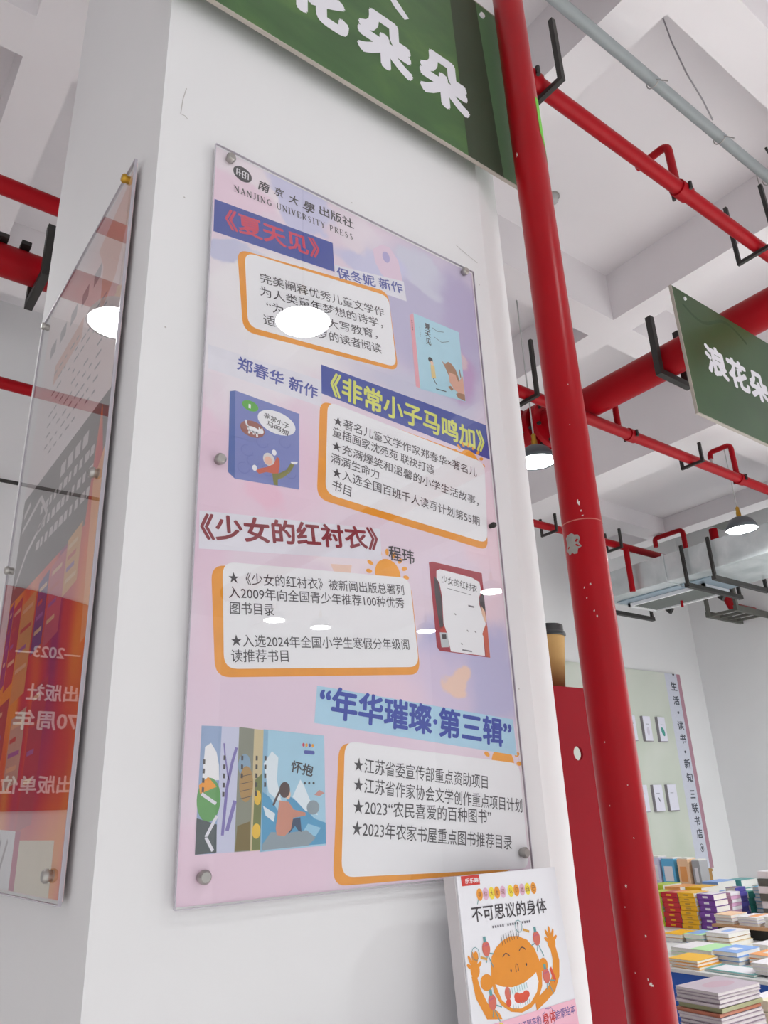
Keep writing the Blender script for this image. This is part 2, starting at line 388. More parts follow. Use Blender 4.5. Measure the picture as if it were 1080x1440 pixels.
    A.ell(85, 523, 12, 5, PAPER, 3.4, rot=.15); A.ell(97, 522, 5, 4.5, PAPER, 3.5); A.line([(71, 509), (72, 515), (76, 521)], 3.2, PAPER, 3.4); A.line([(78, 524), (77, 531)], 3, PAPER, 3.4); A.line([(90, 525), (91, 533)], 3, PAPER, 3.4); A.line([(84, 525), (85, 531)], 2.5, PAPER, 3.4); A.line([(99, 516), (100, 520)], 2, PAPER, 3.4); A.line([(94, 516), (95, 520)], 2, PAPER, 3.4)
    A.ell(112, 566, 10, 11, ink('white_hair', (222, 216, 214)), 3, rot=-.3); A.ell(111, 568, 7, 7, ink('boy_face', (238, 190, 170)), 3.3)
    A.poly([(90, 590), (96, 585), (108, 580), (120, 572), (126, 558), (130, 560), (131, 572), (128, 590), (118, 588), (108, 588), (96, 594)], ink('red_shirt', (204, 96, 70)), 3.1)
    A.ell(88, 586, 4, 5, PAPER, 3.4); A.ell(121, 552, 4, 5, PAPER, 3.4)
    A.poly([(118, 588), (130, 585), (143, 576), (148, 580), (138, 590), (128, 596), (128, 606), (121, 606)], ink('olive_trousers', (132, 130, 64)), 3.2)
    A.poly([(143, 576), (152, 560), (158, 562), (149, 580)], ink('olive_trousers', (132, 130, 64)), 3.2); A.poly([(150, 560), (163, 557), (162, 562), (152, 564)], PAPER, 3.4)
    # girl in the red shirt
    RC = ink('crimson_cover', (166, 44, 62))
    A.poly([(422, 682), (430, 679), (546, 682), (548, 834), (434, 832), (428, 826)], RC, 2)
    A.poly([(438, 694), (446, 690), (520, 694), (538, 700), (541, 716), (534, 728), (533, 742), (540, 760), (545, 775), (536, 790), (536, 832), (458, 831), (452, 800), (446, 785), (447, 740), (443, 715), (437, 708)], PAPER, 2.6)
    HB = ink('near_black_hair', (74, 66, 70))
    A.poly([(432, 704), (440, 712), (445, 740), (445, 790), (438, 796), (434, 770), (431, 735)], HB, 3)
    A.poly([(540, 722), (546, 716), (547, 752), (541, 758), (535, 744), (534, 732)], HB, 3)
    A.poly([(538, 744), (545, 752), (547, 772), (542, 770), (537, 757)], ink('skin_tone', (236, 196, 168)), 3.3)
    A.poly([(437, 792), (448, 790), (452, 806), (440, 810)], ink('scarlet_collar', (196, 62, 50)), 3)
    A.poly([(545, 775), (548, 780), (548, 834), (538, 832), (537, 800), (534, 794)], ink('red_shirt', (204, 96, 70)), 3)
    A.text('少女的红衬衣', (455, 707), (524, 713), 14, INK, 0, 4); A.line([(460, 722), (515, 727)], .8, INK, 4)
    A.poly([(436, 801), (453, 800), (455, 824), (438, 826)], ink('badge_grey', (196, 202, 206)), 3.4); A.poly([(440, 804), (450, 803), (450, 811), (441, 812)], HB, 3.8)
    for a, b in [(474, 766), (500, 792), (518, 792), (484, 816)]: A.ell(a, b, 2.4, 1.4, ink('grey_petal', (160, 156, 160)), 3.4, n=8, rot=.6)
    A.line([(506, 747), (520, 748)], 3, ink('grey_caption', (120, 116, 124)), 4); A.line([(484, 826), (506, 827)], 2.4, ink('grey_caption', (120, 116, 124)), 4)
    # row of five spines
    def spine(x0, x1, top, bot, base, shapes=()):
        A.poly([(x0, top), (x1, top), (x1-1, bot), (x0-1, bot)], base, 2)
    spine(22, 51, 964, 1115, ink('dusk_blue', (150, 172, 208)))
    A.poly([(28, 990), (36, 985), (44, 996), (48, 1012), (49, 1030), (26, 1030)], PAPER, 2.6); A.ell(36, 1053, 16, 26, ink('field_green', (96, 160, 88)), 2.8)
    A.poly([(22, 1036), (34, 1026), (46, 1038), (24, 1046)], ORG, 3); A.poly([(21, 1074), (48, 1082), (49, 1114), (21, 1115)], ink('dark_slate', (70, 80, 84)), 3)
    A.line([(26, 1046), (46, 1058)], 4, STRIP, 3.4); A.line([(48, 1072), (34, 1096), (44, 1112)], 4, STRIP, 3.4)
    A.poly([(50, 964), (75, 965), (74, 1115), (48, 1115)], ink('lilac_white', (206, 208, 232)), 2.2)
    A.line([(56, 1095), (60, 1040), (66, 1010), (72, 990)], 4, ink('violet_branch', (130, 118, 184)), 3); A.line([(62, 1090), (72, 1055)], 5, ink('violet_branch', (130, 118, 184)), 3); A.line([(62, 1030), (56, 1000), (54, 985)], 2, ink('violet_branch', (130, 118, 184)), 3)
    A.poly([(75, 964), (98, 966), (95, 1115), (73, 1115)], ink('moss_grey', (140, 142, 128)), 2.3); A.ell(87, 1035, 10, 22, ink('rock_ochre', (176, 140, 84)), 3); A.ell(84, 1012, 9, 14, ink('river_blue', (136, 164, 188)), 2.8); A.poly([(76, 1085), (94, 1080), (95, 1114), (74, 1114)], ink('bark_olive', (122, 104, 52)), 3)
    for k in range(4): A.line([(79, 1026+k*9), (95, 1023+k*9)], .8, HB, 3.2)
    A.poly([(97, 966), (112, 967), (110, 1115), (95, 1115)], ink('straw_cover', (206, 190, 150)), 2.4); A.poly([(100, 1030), (110, 1022), (109, 1114), (97, 1114)], ink('bark_olive2', (118, 126, 70)), 2.9); A.ell(104, 1052, 5, 9, ink('sun_yellow', (232, 190, 60)), 3.2); A.ell(103, 1092, 6, 9, ink('sun_yellow', (232, 190, 60)), 3.2)
    for x, y0_, n_ in [(54, 1000, 5), (79, 1000, 3), (100, 1000, 5), (26, 1005, 4), (113, 1000, 4)]:
        for k in range(n_): A.poly([(x, y0_+k*11), (x+3, y0_+k*11+.5), (x+3, y0_+k*11+6), (x, y0_+k*11+6)], HB, 3.8)
    A.poly([(111, 966), (207, 972), (208, 1114), (109, 1117)], ink('pale_sky_cover', (168, 208, 230)), 2.5); A.poly([(111, 966), (118, 967), (116, 1116), (109, 1117)], ink('soft_spine', (142, 184, 212)), 2.8)
    SEA = ink('wave_blue', (84, 158, 200)); A.poly([(111, 1045), (122, 1052), (138, 1074), (150, 1050), (170, 1062), (190, 1080), (208, 1086), (208, 1112), (111, 1114)], SEA, 3)
    A.poly([(112, 1010), (124, 994), (134, 1002), (132, 1030), (140, 1060), (120, 1046)], ink('foam_white', (226, 236, 244)), 2.9); A.poly([(156, 1052), (168, 1030), (174, 1038), (186, 1062), (196, 1076), (176, 1070)], ink('foam_white', (226, 236, 244)), 3.1)
    A.poly([(112, 1062), (130, 1072), (128, 1082), (116, 1074)], ink('foam_white', (226, 236, 244)), 3.2); A.poly([(180, 1086), (200, 1092), (192, 1102), (170, 1098)], ink('wave_light', (150, 200, 226)), 3.2)
    RK = ink('rock_grey', (146, 160, 170)); A.poly([(112, 1108), (124, 1094), (150, 1096), (178, 1094), (192, 1104), (180, 1113), (112, 1115)], RK, 3.3); A.ell(188, 1066, 10, 9, RK, 3.3)
    A.ell(144, 1043, 8, 10, ink('brown_hair', (86, 62, 60)), 4.2); A.line([(138, 1042), (132, 1052), (127, 1062)], 3, ink('brown_hair', (86, 62, 60)), 4); A.ell(149, 1049, 4, 6, ink('skin_tone', (236, 196, 168)), 4)
    A.poly([(136, 1056), (150, 1058), (158, 1068), (176, 1072), (176, 1076), (157, 1078), (154, 1092), (144, 1100), (133, 1098), (131, 1090), (134, 1070)], ink('coral_jumper', (206, 142, 122)), 4.1)
    A.poly([(154, 1080), (168, 1078), (170, 1096), (165, 1094), (160, 1088), (150, 1098)], ink('navy_trousers', (58, 74, 104)), 4)
    A.poly([(190, 1050), (198, 1044), (207, 1048), (198, 1052)], ink('coral_bird', (206, 150, 142)), 3.6)
    A.text('怀抱', (161, 1014), (181, 1018), 15, INK, .015, 5); [A.ell(175+k*7, 1035, 1.8, 1.8, INK, 5, n=8) for k in range(3)]
    for k in range(4): A.ell(173+k*5, 985+k*.3, 2, 2.6, [TITLER, SUN, TITLEN, SUN][k], 4, n=8)
    A.quad_round([(174, 992), (191, 993), (191, 998), (174, 997)], 2, TITLEN, 4)
    A.build('artwork', ps)
    # --- lettering
    T = Print(o, **ar)
    T.ell(51, 33, 18, 16, INK, 2.4, rot=.05)
    for k in range(5): T.line([(40+k*5.5, 26), (40+k*5.5, 40)], 1.8, PAPER, 3)
    T.line([(40, 26), (46, 26)], 1.5, PAPER, 3); T.line([(51, 26), (57, 26)], 1.5, PAPER, 3); T.line([(51, 40), (57, 40)], 1.5, PAPER, 3); T.line([(57, 26), (62, 26)], 1.5, PAPER, 3); T.line([(42, 33), (60, 33)], 1.2, PAPER, 3)
    for ch, c, hh in [('南', (93, 38), 22), ('京', (123, 34), 19), ('大', (154, 35), 20), ('學', (186, 36), 25)]: T.text(ch, c, c, hh, INK, .014, 3, shear=.18)
    T.text('出版社', (219, 28), (275, 25), 22, INK, .012, 3)
    serif(T, 'NANJING UNIVERSITY PRESS', (40, 72), (280, 56), 13, INK)
    T.text('《夏天见》', (32, 143), (198, 123), 40, TITLER, .022, 4, w=18)
    T.text('保冬妮 新作', (256, 153), (387, 127), 24, TITLEN, .016, 4)
    bt = INK
    for k, s in enumerate(['完美阐释优秀儿童文学作', '为人类童年梦想的诗学，']):
        T.text(s, (99, 234+k*27), (340-k*4, 202+k*27), 20, bt, .0, 4)
    T.text('“为人', (112, 286), (151, 281), 20, bt, 0, 4); T.text('的大写教育，', (208, 275), (322, 258), 20, bt, 0, 4)
    T.text('适合9—12岁的读者阅读', (107, 314), (330, 286), 20, bt, 0, 4)
    T.text('郑春华 新作', (66, 414), (189, 421), 25, TITLEN, .016, 4)
    T.text('《非常小子马鸣加》', (238, 394), (574, 410), 45, TITLEY, .026, 4, w=20)
    for s, a, b in [('★著名儿童文学作家郑春华×著名儿', (241, 463), (547, 481)), ('童插画家沈苑苑 联袂打造', (239, 485), (440, 502)),
                    ('★充满爆笑和温馨的小学生活故事，', (237, 511), (545, 541)), ('满满生命力', (235, 534), (314, 541)),
                    ('★入选全国百班千人读写计划第55期', (237, 559), (543, 581)), ('书目', (236, 582), (255, 585))]:
        T.text(s, a, b, 19, bt, 0, 4)
    T.text('《少女的红衬衣》', (16, 694), (305, 660), 37, TITLEM, .026, 4, w=18)
    T.text('程玮', (348, 678), (378, 678), 25, INK, .012, 4)
    for s, a, b in [('★《少女的红衬衣》被新闻出版总署列', (60, 762), (356, 739)), ('入2009年向全国青少年推荐100种优秀', (61, 783), (355, 761)),
                    ('图书目录', (64, 805), (116, 801)), ('★入选2024年全国小学生寒假分年级阅', (67, 850), (361, 828)), ('读推荐书目', (68, 871), (140, 865))]:
        T.text(s, a, b, 17.5, bt, 0, 4)
    T.text('“年华璀璨·第三辑”', (209, 924), (573, 960), 44, TITLEB, .028, 4, w=16)
    for s, a, b in [('★江苏省委宣传部重点资助项目', (267, 1011), (507, 1036)), ('★江苏省作家协会文学创作重点项目计划', (266, 1038), (581, 1073)),
                    ('★2023“农民喜爱的百种图书”', (264, 1067), (508, 1088)), ('★2023年农家书屋重点图书推荐目录', (261, 1095), (549, 1127))]:
        T.text(s, a, b, 21, bt, 0, 4)
    T.build('lettering', ps)
    g = MB(); yb = y-.0015
    g.box(X0-.002, X0+.598*K, yb-.003, yb, Z1-1.172*K, Z1+.002, GLASS); g.build('acrylic_sheet', t)
    e = MB()
    xa, xb_, za, zb_ = X0-.002, X0+.598*K, Z1-1.172*K, Z1+.002
    for x0, x1, z0, z1 in [(xa-.001, xa, za, zb_), (xb_, xb_+.001, za, zb_), (xa, xb_, zb_, zb_+.001), (xa, xb_, za-.001, za)]:
        MB().box(x0, x1, yb-.0035, yb+.0005, z0, z1, EDGE).build('polished_edge', t)
    for u, v in [(25, 17), (570, 11), (29, 589), (579, 586), (31, 1140), (579, 1144)]:
        c = (X0+u*K/1000, yb-.003, Z1-v*K/1000)
        standoff(c, (0, -1, 0), t, BLK if (u, v) == (579, 586) else STEEL, .0055 if (u, v) == (579, 586) else .0085)

# hand-built roman capitals (thick and thin strokes with serifs), unit box
SER = {'N': [((.12, 0), (.12, 1), .07), ((.12, 1), (.88, 0), .16), ((.88, 0), (.88, 1), .07), ((0, 0), (.26, 0), .05), ((0, 1), (.2, 1), .05), ((.74, 1), (1, 1), .05)],
 'A': [((.12, 0), (.5, 1), .06), ((.5, 1), (.88, 0), .16), ((.25, .36), (.74, .36), .05), ((0, 0), (.26, 0), .05), ((.72, 0), (1, 0), .05)],
 'J': [((.62, 1), (.62, .2), .15), ((.62, .2), (.45, 0), .1), ((.45, 0), (.25, .05), .08), ((.4, 1), (.84, 1), .05)],
 'I': [((.5, 0), (.5, 1), .16), ((.28, 0), (.72, 0), .05), ((.28, 1), (.72, 1), .05)],
 'G': [((.9, .8), (.55, 1), .07), ((.55, 1), (.2, .82), .1), ((.2, .82), (.1, .5), .15), ((.1, .5), (.2, .18), .15), ((.2, .18), (.55, 0), .1), ((.55, 0), (.85, .1), .08), ((.85, .1), (.85, .42), .13), ((.65, .42), (1, .42), .05)],
 'U': [((.15, 1), (.15, .25), .15), ((.15, .25), (.35, 0), .1), ((.35, 0), (.65, 0), .07), ((.65, 0), (.84, .25), .07), ((.84, .25), (.84, 1), .07), ((0, 1), (.32, 1), .05), ((.7, 1), (1, 1), .05)],
 'V': [((.12, 1), (.5, 0), .16), ((.5, 0), (.88, 1), .06), ((0, 1), (.28, 1), .05), ((.72, 1), (1, 1), .05)],
 'E': [((.25, 0), (.25, 1), .15), ((.1, 1), (.85, 1), .05), ((.1, 0), (.88, 0), .05), ((.25, .52), (.68, .52), .05), ((.85, 1), (.85, .8), .05), ((.88, 0), (.88, .24), .05)],
 'R': [((.22, 0), (.22, 1), .15), ((.1, 1), (.6, 1), .05), ((.6, 1), (.76, .76), .12), ((.76, .76), (.6, .5), .1), ((.6, .5), (.22, .5), .05), ((.45, .5), (.9, 0), .13), ((.06, 0), (.4, 0), .05)],
 'S': [((.78, .8), (.5, 1), .06), ((.5, 1), (.24, .8), .1), ((.24, .8), (.34, .6), .13), ((.34, .6), (.68, .42), .16), ((.68, .42), (.78, .2), .12), ((.78, .2), (.5, 0), .1), ((.5, 0), (.2, .2), .06)],
 'T': [((.5, 0), (.5, 1), .16), ((.08, 1), (.92, 1), .05), ((.08, 1), (.08, .78), .05), ((.92, 1), (.92, .78), .05), ((.32, 0), (.68, 0), .05)],
 'Y': [((.1, 1), (.5, .48), .15), ((.9, 1), (.5, .48), .07), ((.5, .48), (.5, 0), .15), ((.3, 0), (.7, 0), .05), ((0, 1), (.25, 1), .05), ((.75, 1), (1, 1), .05)],
 'P': [((.25, 0), (.25, 1), .15), ((.1, 1), (.62, 1), .05), ((.62, 1), (.82, .75), .12), ((.82, .75), (.62, .46), .1), ((.62, .46), (.25, .46), .05), ((.1, 0), (.42, 0), .05)]}
def serif(T, s, c0, c1, h, m):
    n = len(s); D = (Vector(c1)-Vector(c0)); e = D.normalized(); upv = Vector((e.y, -e.x)); st = D.length/(n-1)
    wid = {'I': .55, 'J': .7, ' ': .7, 'N': 1.12, 'G': 1.1}; ws = [wid.get(c, 1) for c in s]; tot = sum(ws); unit = (D.length+st)/tot
    x = -st/2
    for c, w in zip(s, ws):
        if c != ' ':
            for (a, b), (cc, d), t in SER[c]:
                gw = unit*.82*(1 if c not in 'IJ' else 1)
                def q(px, py):
                    p = Vector(c0)+e*(x+unit*w/2+(px-.5)*gw)+upv*((py-.5)*h); return (p.x, p.y)
                T.line([q(a, b), q(cc, d)], max(.9, t*h), m, 3.5)
        x += unit*w
front_poster()

def left_poster():
    x = .302; K = 1.0414; y0, y1 = -.97+1.009*K, -.97+1.565*K; z1 = 1.6+1.027*K; HH = 1.105*K
    t = thing('acrylic_poster', (.311, .317, 1.521), 'glossy acrylic poster on the shaded left pillar face, orange and purple towards its foot', 'poster')
    # u from the front edge (y small) to the back: mirror so that v down, u towards the viewer's right
    o = (x, y1, z1); ar = dict(ex=(0, -K, 0), ey=(0, 0, -K), n=(-1, 0, 0))
    ps = MB().box(x, x+.0015, y0, y1-.045, z1-HH, z1, ramp_mat('pale_rose_print', [(.35, (236, 226, 228)), (.6, (240, 214, 212)), (.8, (228, 190, 190))], scale=2.2)).build('printed_sheet', t)
    A = Print(o, **ar)
    A.poly([(380, 60), (552, 8), (552, 70), (500, 190), (430, 230), (420, 120)], ink('salmon_print', (226, 176, 160)), .5)
    A.poly([(150, 180), (330, 170), (330, 215), (150, 225)], ink('salmon_print', (226, 176, 160)), .5)
    GT = ink('faded_grey_text', (150, 140, 146)); r = random.Random(3)
    for k in range(9):
        for j in range(9):
            if r.random() < .75: A.line([(150+j*36, 200+k*23), (150+j*36+r.uniform(12, 30), 200+k*23)], 5, GT, 1)
    for k in range(5): A.line([(90+k*70, 120), (130+k*70, 118)], 30, GT, 1)
    DK = ramp_mat('dusky_print', [(.3, (92, 88, 88)), (.55, (110, 102, 100)), (.8, (130, 118, 114))], scale=3)
    A.poly([(44, 431), (555, 421), (555, 1104), (44, 1104)], DK, .6)
    WH = ink('white_wash_lettering', (214, 206, 206))
    A.line([(60, 500), (180, 470), (240, 520), (120, 560), (60, 610)], 10, WH, 1.2); A.line([(60, 470), (100, 455)], 12, WH, 1.2)
    for k in range(3):
        for j in range(11): A.line([(190+j*28, 500+k*34), (190+j*28+r.uniform(12, 24), 500+k*34)], 16, WH, 1.2)
    for k in range(4): A.line([(300+k*40, 466-k*.5), (328+k*40, 465-k*.5)], 24, WH, 1.2)
    # bottom artwork: orange field with purple, red and yellow book covers
    A.poly([(44, 640), (480, 620), (505, 430), (555, 600), (555, 1104), (44, 1104)],
           ramp_mat('sunset_print', [(.36, (150, 40, 110)), (.45, (206, 52, 60)), (.54, (228, 104, 40)), (.64, (240, 160, 40))], scale=3.4, stretch=(1, 1.6, .6), detail=1), .8)
    A.poly([(500, 560), (555, 500), (555, 790), (520, 800)], ink('peach_strip', (238, 168, 110)), .9)
    cols = [(120, 60, 140), (180, 60, 80), (214, 160, 90), (86, 60, 130), (200, 90, 110), (150, 60, 70), (190, 170, 150)]
    k = 0
    for (u, v, w, h) in [(48, 650, 34, 150), (85, 655, 60, 150), (150, 665, 90, 170), (250, 650, 60, 120), (320, 640, 80, 130), (48, 830, 95, 100), (180, 860, 90, 110), (48, 960, 70, 60), (300, 830, 80, 200), (400, 620, 70, 90)]:
        c = ink('book_cover_print_%d' % k, cols[k % 7]); A.poly([(u, v), (u+w, v-10), (u+w, v+h-10), (u, v+h)], c, 1.2)
        for j in range(4): A.line([(u+8, v+14+j*h*.2), (u+w*r.uniform(.5, .9), v+12+j*h*.2)], 7, ink('cover_detail_%d' % (j % 3), [(224, 190, 150), (200, 80, 70), (140, 100, 170)][j % 3]), 1.6)
        k += 1
    A.poly([(44, 1010), (170, 1030), (170, 1075), (44, 1060)], ink('magenta_band', (176, 36, 96)), 1.8)
    A.poly([(44, 1020), (300, 1028), (300, 1104), (44, 1104)], ink('pale_footer', (226, 226, 230)), 2.4); A.poly([(300, 1028), (330, 1028), (330, 1104), (300, 1104)], ink('magenta_band', (176, 36, 96)), 2.4)
    A.poly([(330, 1040), (500, 1040), (500, 1104), (330, 1104)], ink('cream_footer', (222, 212, 190)), 2.4)
    for q in range(6): A.line([(60+q*40, 1040), (20+q*40, 1094)], 9, GT, 3)
    A.build('artwork', ps)
    g = MB(); xb = x-.0015
    g.box(xb-.003, xb, y0-.003, y1+.003, z1-HH-.003, z1+.003, GLASS); g.build('acrylic_sheet', t)
    for ya, yb_, a, b in [(y0-.0045, y0-.003, z1-HH-.003, z1+.003), (y1+.003, y1+.0045, z1-HH-.003, z1+.003), (y0-.003, y1+.003, z1+.003, z1+.0045), (y0-.003, y1+.003, z1-HH-.0045, z1-HH-.003)]:
        MB().box(xb-.004, xb+.0005, ya, yb_, a, b, EDGE).build('polished_edge', t)
    for y, z in [(.074, 2.617), (.572, 2.612), (.074, 2.072), (.582, 2.063), (.085, 1.548), (.572, 1.548)]:
        standoff((xb-.003, -.97+(y+.97)*K, 1.6+(z-1.6)*K), (-1, 0, 0), t, GOLD if z > 2.6 and y < .1 else STEEL, .0085)
left_poster()

# banner on the back wall that the left acrylic mirrors
def red_banner():
    x0, x1, zt, zb = -1.45, .15, 3.0, 1.70; y = 3.985
    t = thing('wall_banner', (-.5, 3.99, zb), 'red arched anniversary banner on the back wall, mirrored in the left poster', 'banner')
    pts = [(0, 0)]; w = (x1-x0)*1000
    arc = [(w*k/20, 260-260*sin(pi*(.5-.5*(1-k/20)**1.3))) for k in range(21)]
    m = Print((x0, y, zt), (1, 0, 0), (0, 0, -1), (0, -1, 0)); mt = ramp_mat('crimson_banner_print', [(.3, (120, 10, 40)), (.5, (170, 20, 40)), (.7, (206, 60, 40))], scale=1.5)
    pts = arc+[(w, (zt-zb)*1000), (0, (zt-zb)*1000)]
    n = len(pts); m.add([m.P(u, v, 0) for u, v in pts]+[m.P(u, v, 60) for u, v in pts], [list(range(n, 2*n))[::-1]]+[[i, (i+1) % n, n+(i+1) % n, n+i] for i in range(n)], mt)
    bp = m.build('banner_panel', t)
    WH = ink('banner_white', (246, 236, 232))
    def bt(txt, cx, z, half, h): 
        T = Print((x0, y-.0075, zt), (1, 0, 0), (0, 0, -1), (0, -1, 0)); u = (cx-x0)*1000; v = (zt-z)*1000
        T.text(txt, (u-half, v), (u+half, v), h, WH, .02, 1, **({'sq': (-.1, .75)} if '2' in txt else {})); T.build('lettering_line', bp)
    bt('—2023—', -.60, 2.60, 150, 80); bt('电出版社', -.70, 2.36, 150, 95); bt('70周年', -.63, 2.20, 125, 110); bt('出版单位', -.62, 1.84, 150, 95)
red_banner()

# ---------------------------------------------------------------- green signs
GRN = ramp_mat('green_sign_print', [(.3, (50, 86, 42)), (.5, (62, 100, 50)), (.7, (84, 120, 58))], scale=4, detail=5, rough=.4, stretch=(1, 1, 2.5))
GRN2 = ramp_mat('dark_green_sign_print', [(.3, (44, 74, 42)), (.7, (52, 86, 46))], scale=3, detail=3, rough=.35)
SIGNW = ink('sign_white', (232, 230, 238)); TRIM = mat('sign_trim', (176, 168, 158), .4)
def sign_pillar():
    t = thing('green_sign', (.72, -.02, 2.995), 'large green sign with heavy white characters across the top of the pillar', 'sign')
    x0, x1, z0, z1 = .24, 1.235, 2.999, 3.585
    sp = MB().box(x0, x1, -.04, -.034, z0, z1, GRN).build('sign_panel', t)
    MB().box(.34, 1.05, -.034, -.001, z0+.05, z0+.09, TRIM).build('mounting_batten', t); MB().box(.34, 1.05, -.034, -.001, z1-.09, z1-.05, TRIM).build('mounting_batten', t)
    MB().box(x0-.002, x1+.002, -.041, -.033, z0-.003, z0, TRIM).build('frame_edge', t); MB().box(x0-.002, x1+.002, -.041, -.033, z1, z1+.003, TRIM).build('frame_edge', t)
    A = Print((x0, -.0402, z1), (1, 0, 0), (0, 0, -1), (0, -1, 0))
    dk = ink('sign_dark_band', (48, 62, 40)); A.poly([(756, 0), (852, 0), (880, 586), (766, 586)], dk, 1)  # darker and lighter green bands over the right end of the sign
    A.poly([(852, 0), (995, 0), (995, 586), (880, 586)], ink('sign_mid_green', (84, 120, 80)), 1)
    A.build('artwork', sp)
    for ch, cx, cz in [('浪', 190, 350), ('花', 360, 382), ('朵', 535, 392), ('朵', 708, 392)]:
        T = Print((x0, -.0402, z1), (1, 0, 0), (0, 0, -1), (0, -1, 0)); T.text(ch, (cx, cz), (cx, cz), 150, SIGNW, .05, 3, w=140); T.build('character', sp)
    T = Print((x0, -.0402, z1), (1, 0, 0), (0, 0, -1), (0, -1, 0))
    T.poly([(530, 200), (552, 196), (612, 256), (598, 270), (570, 250)], SIGNW, 3); T.build('brush_mark', sp)
    MB().tube([(1.11, -.046, 3.545), (1.11, -.038, 3.545)], .008, PAPER, 12).build('screw_cap', t)
sign_pillar()
def sign_hanging():
    t = thing('green_sign', (3.4, .39, 2.995), 'dark green hanging sign with white characters at the right, below the ceiling', 'sign')
    x0, x1, z0, z1, y = 2.590, 4.3, 3.000, 3.598, .376
    sp = MB().box(x0, x1, y, y+.008, z0, z1, GRN2).build('sign_panel', t)
    MB().box(x0-.004, x0, y-.002, y+.010, z0-.005, z1, TRIM).build('frame_edge', t); MB().box(x0, x1, y-.002, y+.010, z0-.005, z0, TRIM).build('frame_edge', t)
    for k, ch in enumerate('浪花朵朵'):
        T = Print((x0, y-.0004, z1), (1, 0, 0), (0, 0, -1), (0, -1, 0))
        c = (234+k*168, 291+k*6); T.text(ch, c, c, 140, SIGNW, .045, 3, w=146); T.build('character', sp)
    A = Print((x0, y-.0002, z1), (1, 0, 0), (0, 0, -1), (0, -1, 0)); dg = ink('sign_shadow_green', (46, 76, 46))
    pts = [(60+k*26, 70+40*sin(k*.35)) for k in range(20)]; A.line(pts, 16, dg, 1); A.build('artwork', sp)
    MB().tube([(x0+.085, y-.006, z1-.035), (x0+.085, y+.001, z1-.035)], .008, PAPER, 12).build('screw_cap', t)
    for x in (3.8, 4.2): MB().tube([(x, y+.004, z1), (x, y+.004, 4.96)], .003, STEEL, 8).build('suspension_wire', t)
sign_hanging()

# ---------------------------------------------------------------- the big vertical pipe, plate and cup
PX, PY, PR = 1.149, -.10, .0378
def standpipe():
    t = thing('red_standpipe', (PX, PY, 0), 'thick vertical red pipe with chipped paint in front of the pillar corner', 'pipe')
    MB().tube([(PX, PY, 0), (PX, PY, 2.14), (PX, PY, 4.95)], PR, RED, 48).build('pipe_body', t)
    MB().tube([(PX, PY, 2.1005), (PX, PY, 2.1025)], PR+.0006, mat('joint_scuff', (196, 110, 100), .5), 48, caps=False).build('weld_seam', t)
    cd = math.atan2(-.97-PY, 0-PX)          # direction towards the photographer
    def patch(z, off, w, h, m, seed, name):
        r = random.Random(seed); a0 = cd-math.asin(max(-.97, min(.97, off)))*-1
        n = 18; pts = []
        for k in range(n):
            a = 2*pi*k/n; q = r.uniform(*((.72, 1.12) if w > .02 else (.25, 1.05))); du = w/2*q*cos(a); dz = h/2*q*sin(a); th = a0+du/PR
            pts.append((PX+(PR+.0006)*cos(th), PY+(PR+.0006)*sin(th), z+dz))
        c = (PX+(PR+.0011)*cos(a0), PY+(PR+.0011)*sin(a0), z)
        MB().add(pts+[c], [[k, (k+1) % n, n] for k in range(n)], m, True).build(name, t)
    gr = mat('bare_metal_patch', (150, 148, 142), .7, noise=.3, nscale=60); wt = mat('white_primer_chip', (222, 212, 206), .7)
    patch(2.057, -.60, .036, .046, gr, 1, 'peeled_patch')
    patch(2.135, -.03, .006, .014, wt, 2, 'paint_chip'); patch(2.118, .05, .004, .006, wt, 3, 'paint_chip'); patch(2.108, .1, .006, .004, wt, 31, 'paint_chip')
    for i, (z, o, s) in enumerate([(1.97, -.3, .004), (1.975, 0, .005), (1.95, -.25, .004), (1.925, .0, .005), (1.915, .1, .005), (1.345, .15, .008), (1.352, .05, .004), (1.29, -.1, .004), (1.275, -.12, .006),
                                   (1.45, -.45, .003), (1.41, .2, .004), (1.36, -.4, .003), (1.6, -.5, .003), (1.63, .35, .003), (1.7, -.35, .003), (1.48, -.3, .006), (1.24, .2, .003), (2.3, .1, .003), (1.2, -.1, .008), (2.39, .3, .004), (1.55, .3, .003)]):
        patch(z, o, s*.75, s*1.1, wt, 10+i, 'paint_chip')
    patch(3.02, -.72, .008, .016, wt, 50, 'paint_chip'); patch(3.55, -.5, .006, .01, wt, 51, 'paint_chip')
    # green patch curved round the right-hand side
    gt = mat('green_patch', (110, 196, 52), .5); a0 = cd+.98; vs = []; fs = []
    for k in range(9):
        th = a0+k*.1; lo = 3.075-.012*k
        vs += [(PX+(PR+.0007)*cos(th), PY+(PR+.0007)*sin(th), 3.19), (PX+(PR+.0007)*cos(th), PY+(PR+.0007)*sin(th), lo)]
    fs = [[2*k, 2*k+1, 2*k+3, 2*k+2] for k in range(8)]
    MB().add(vs, fs, gt, True).build('green_patch', t)
standpipe()
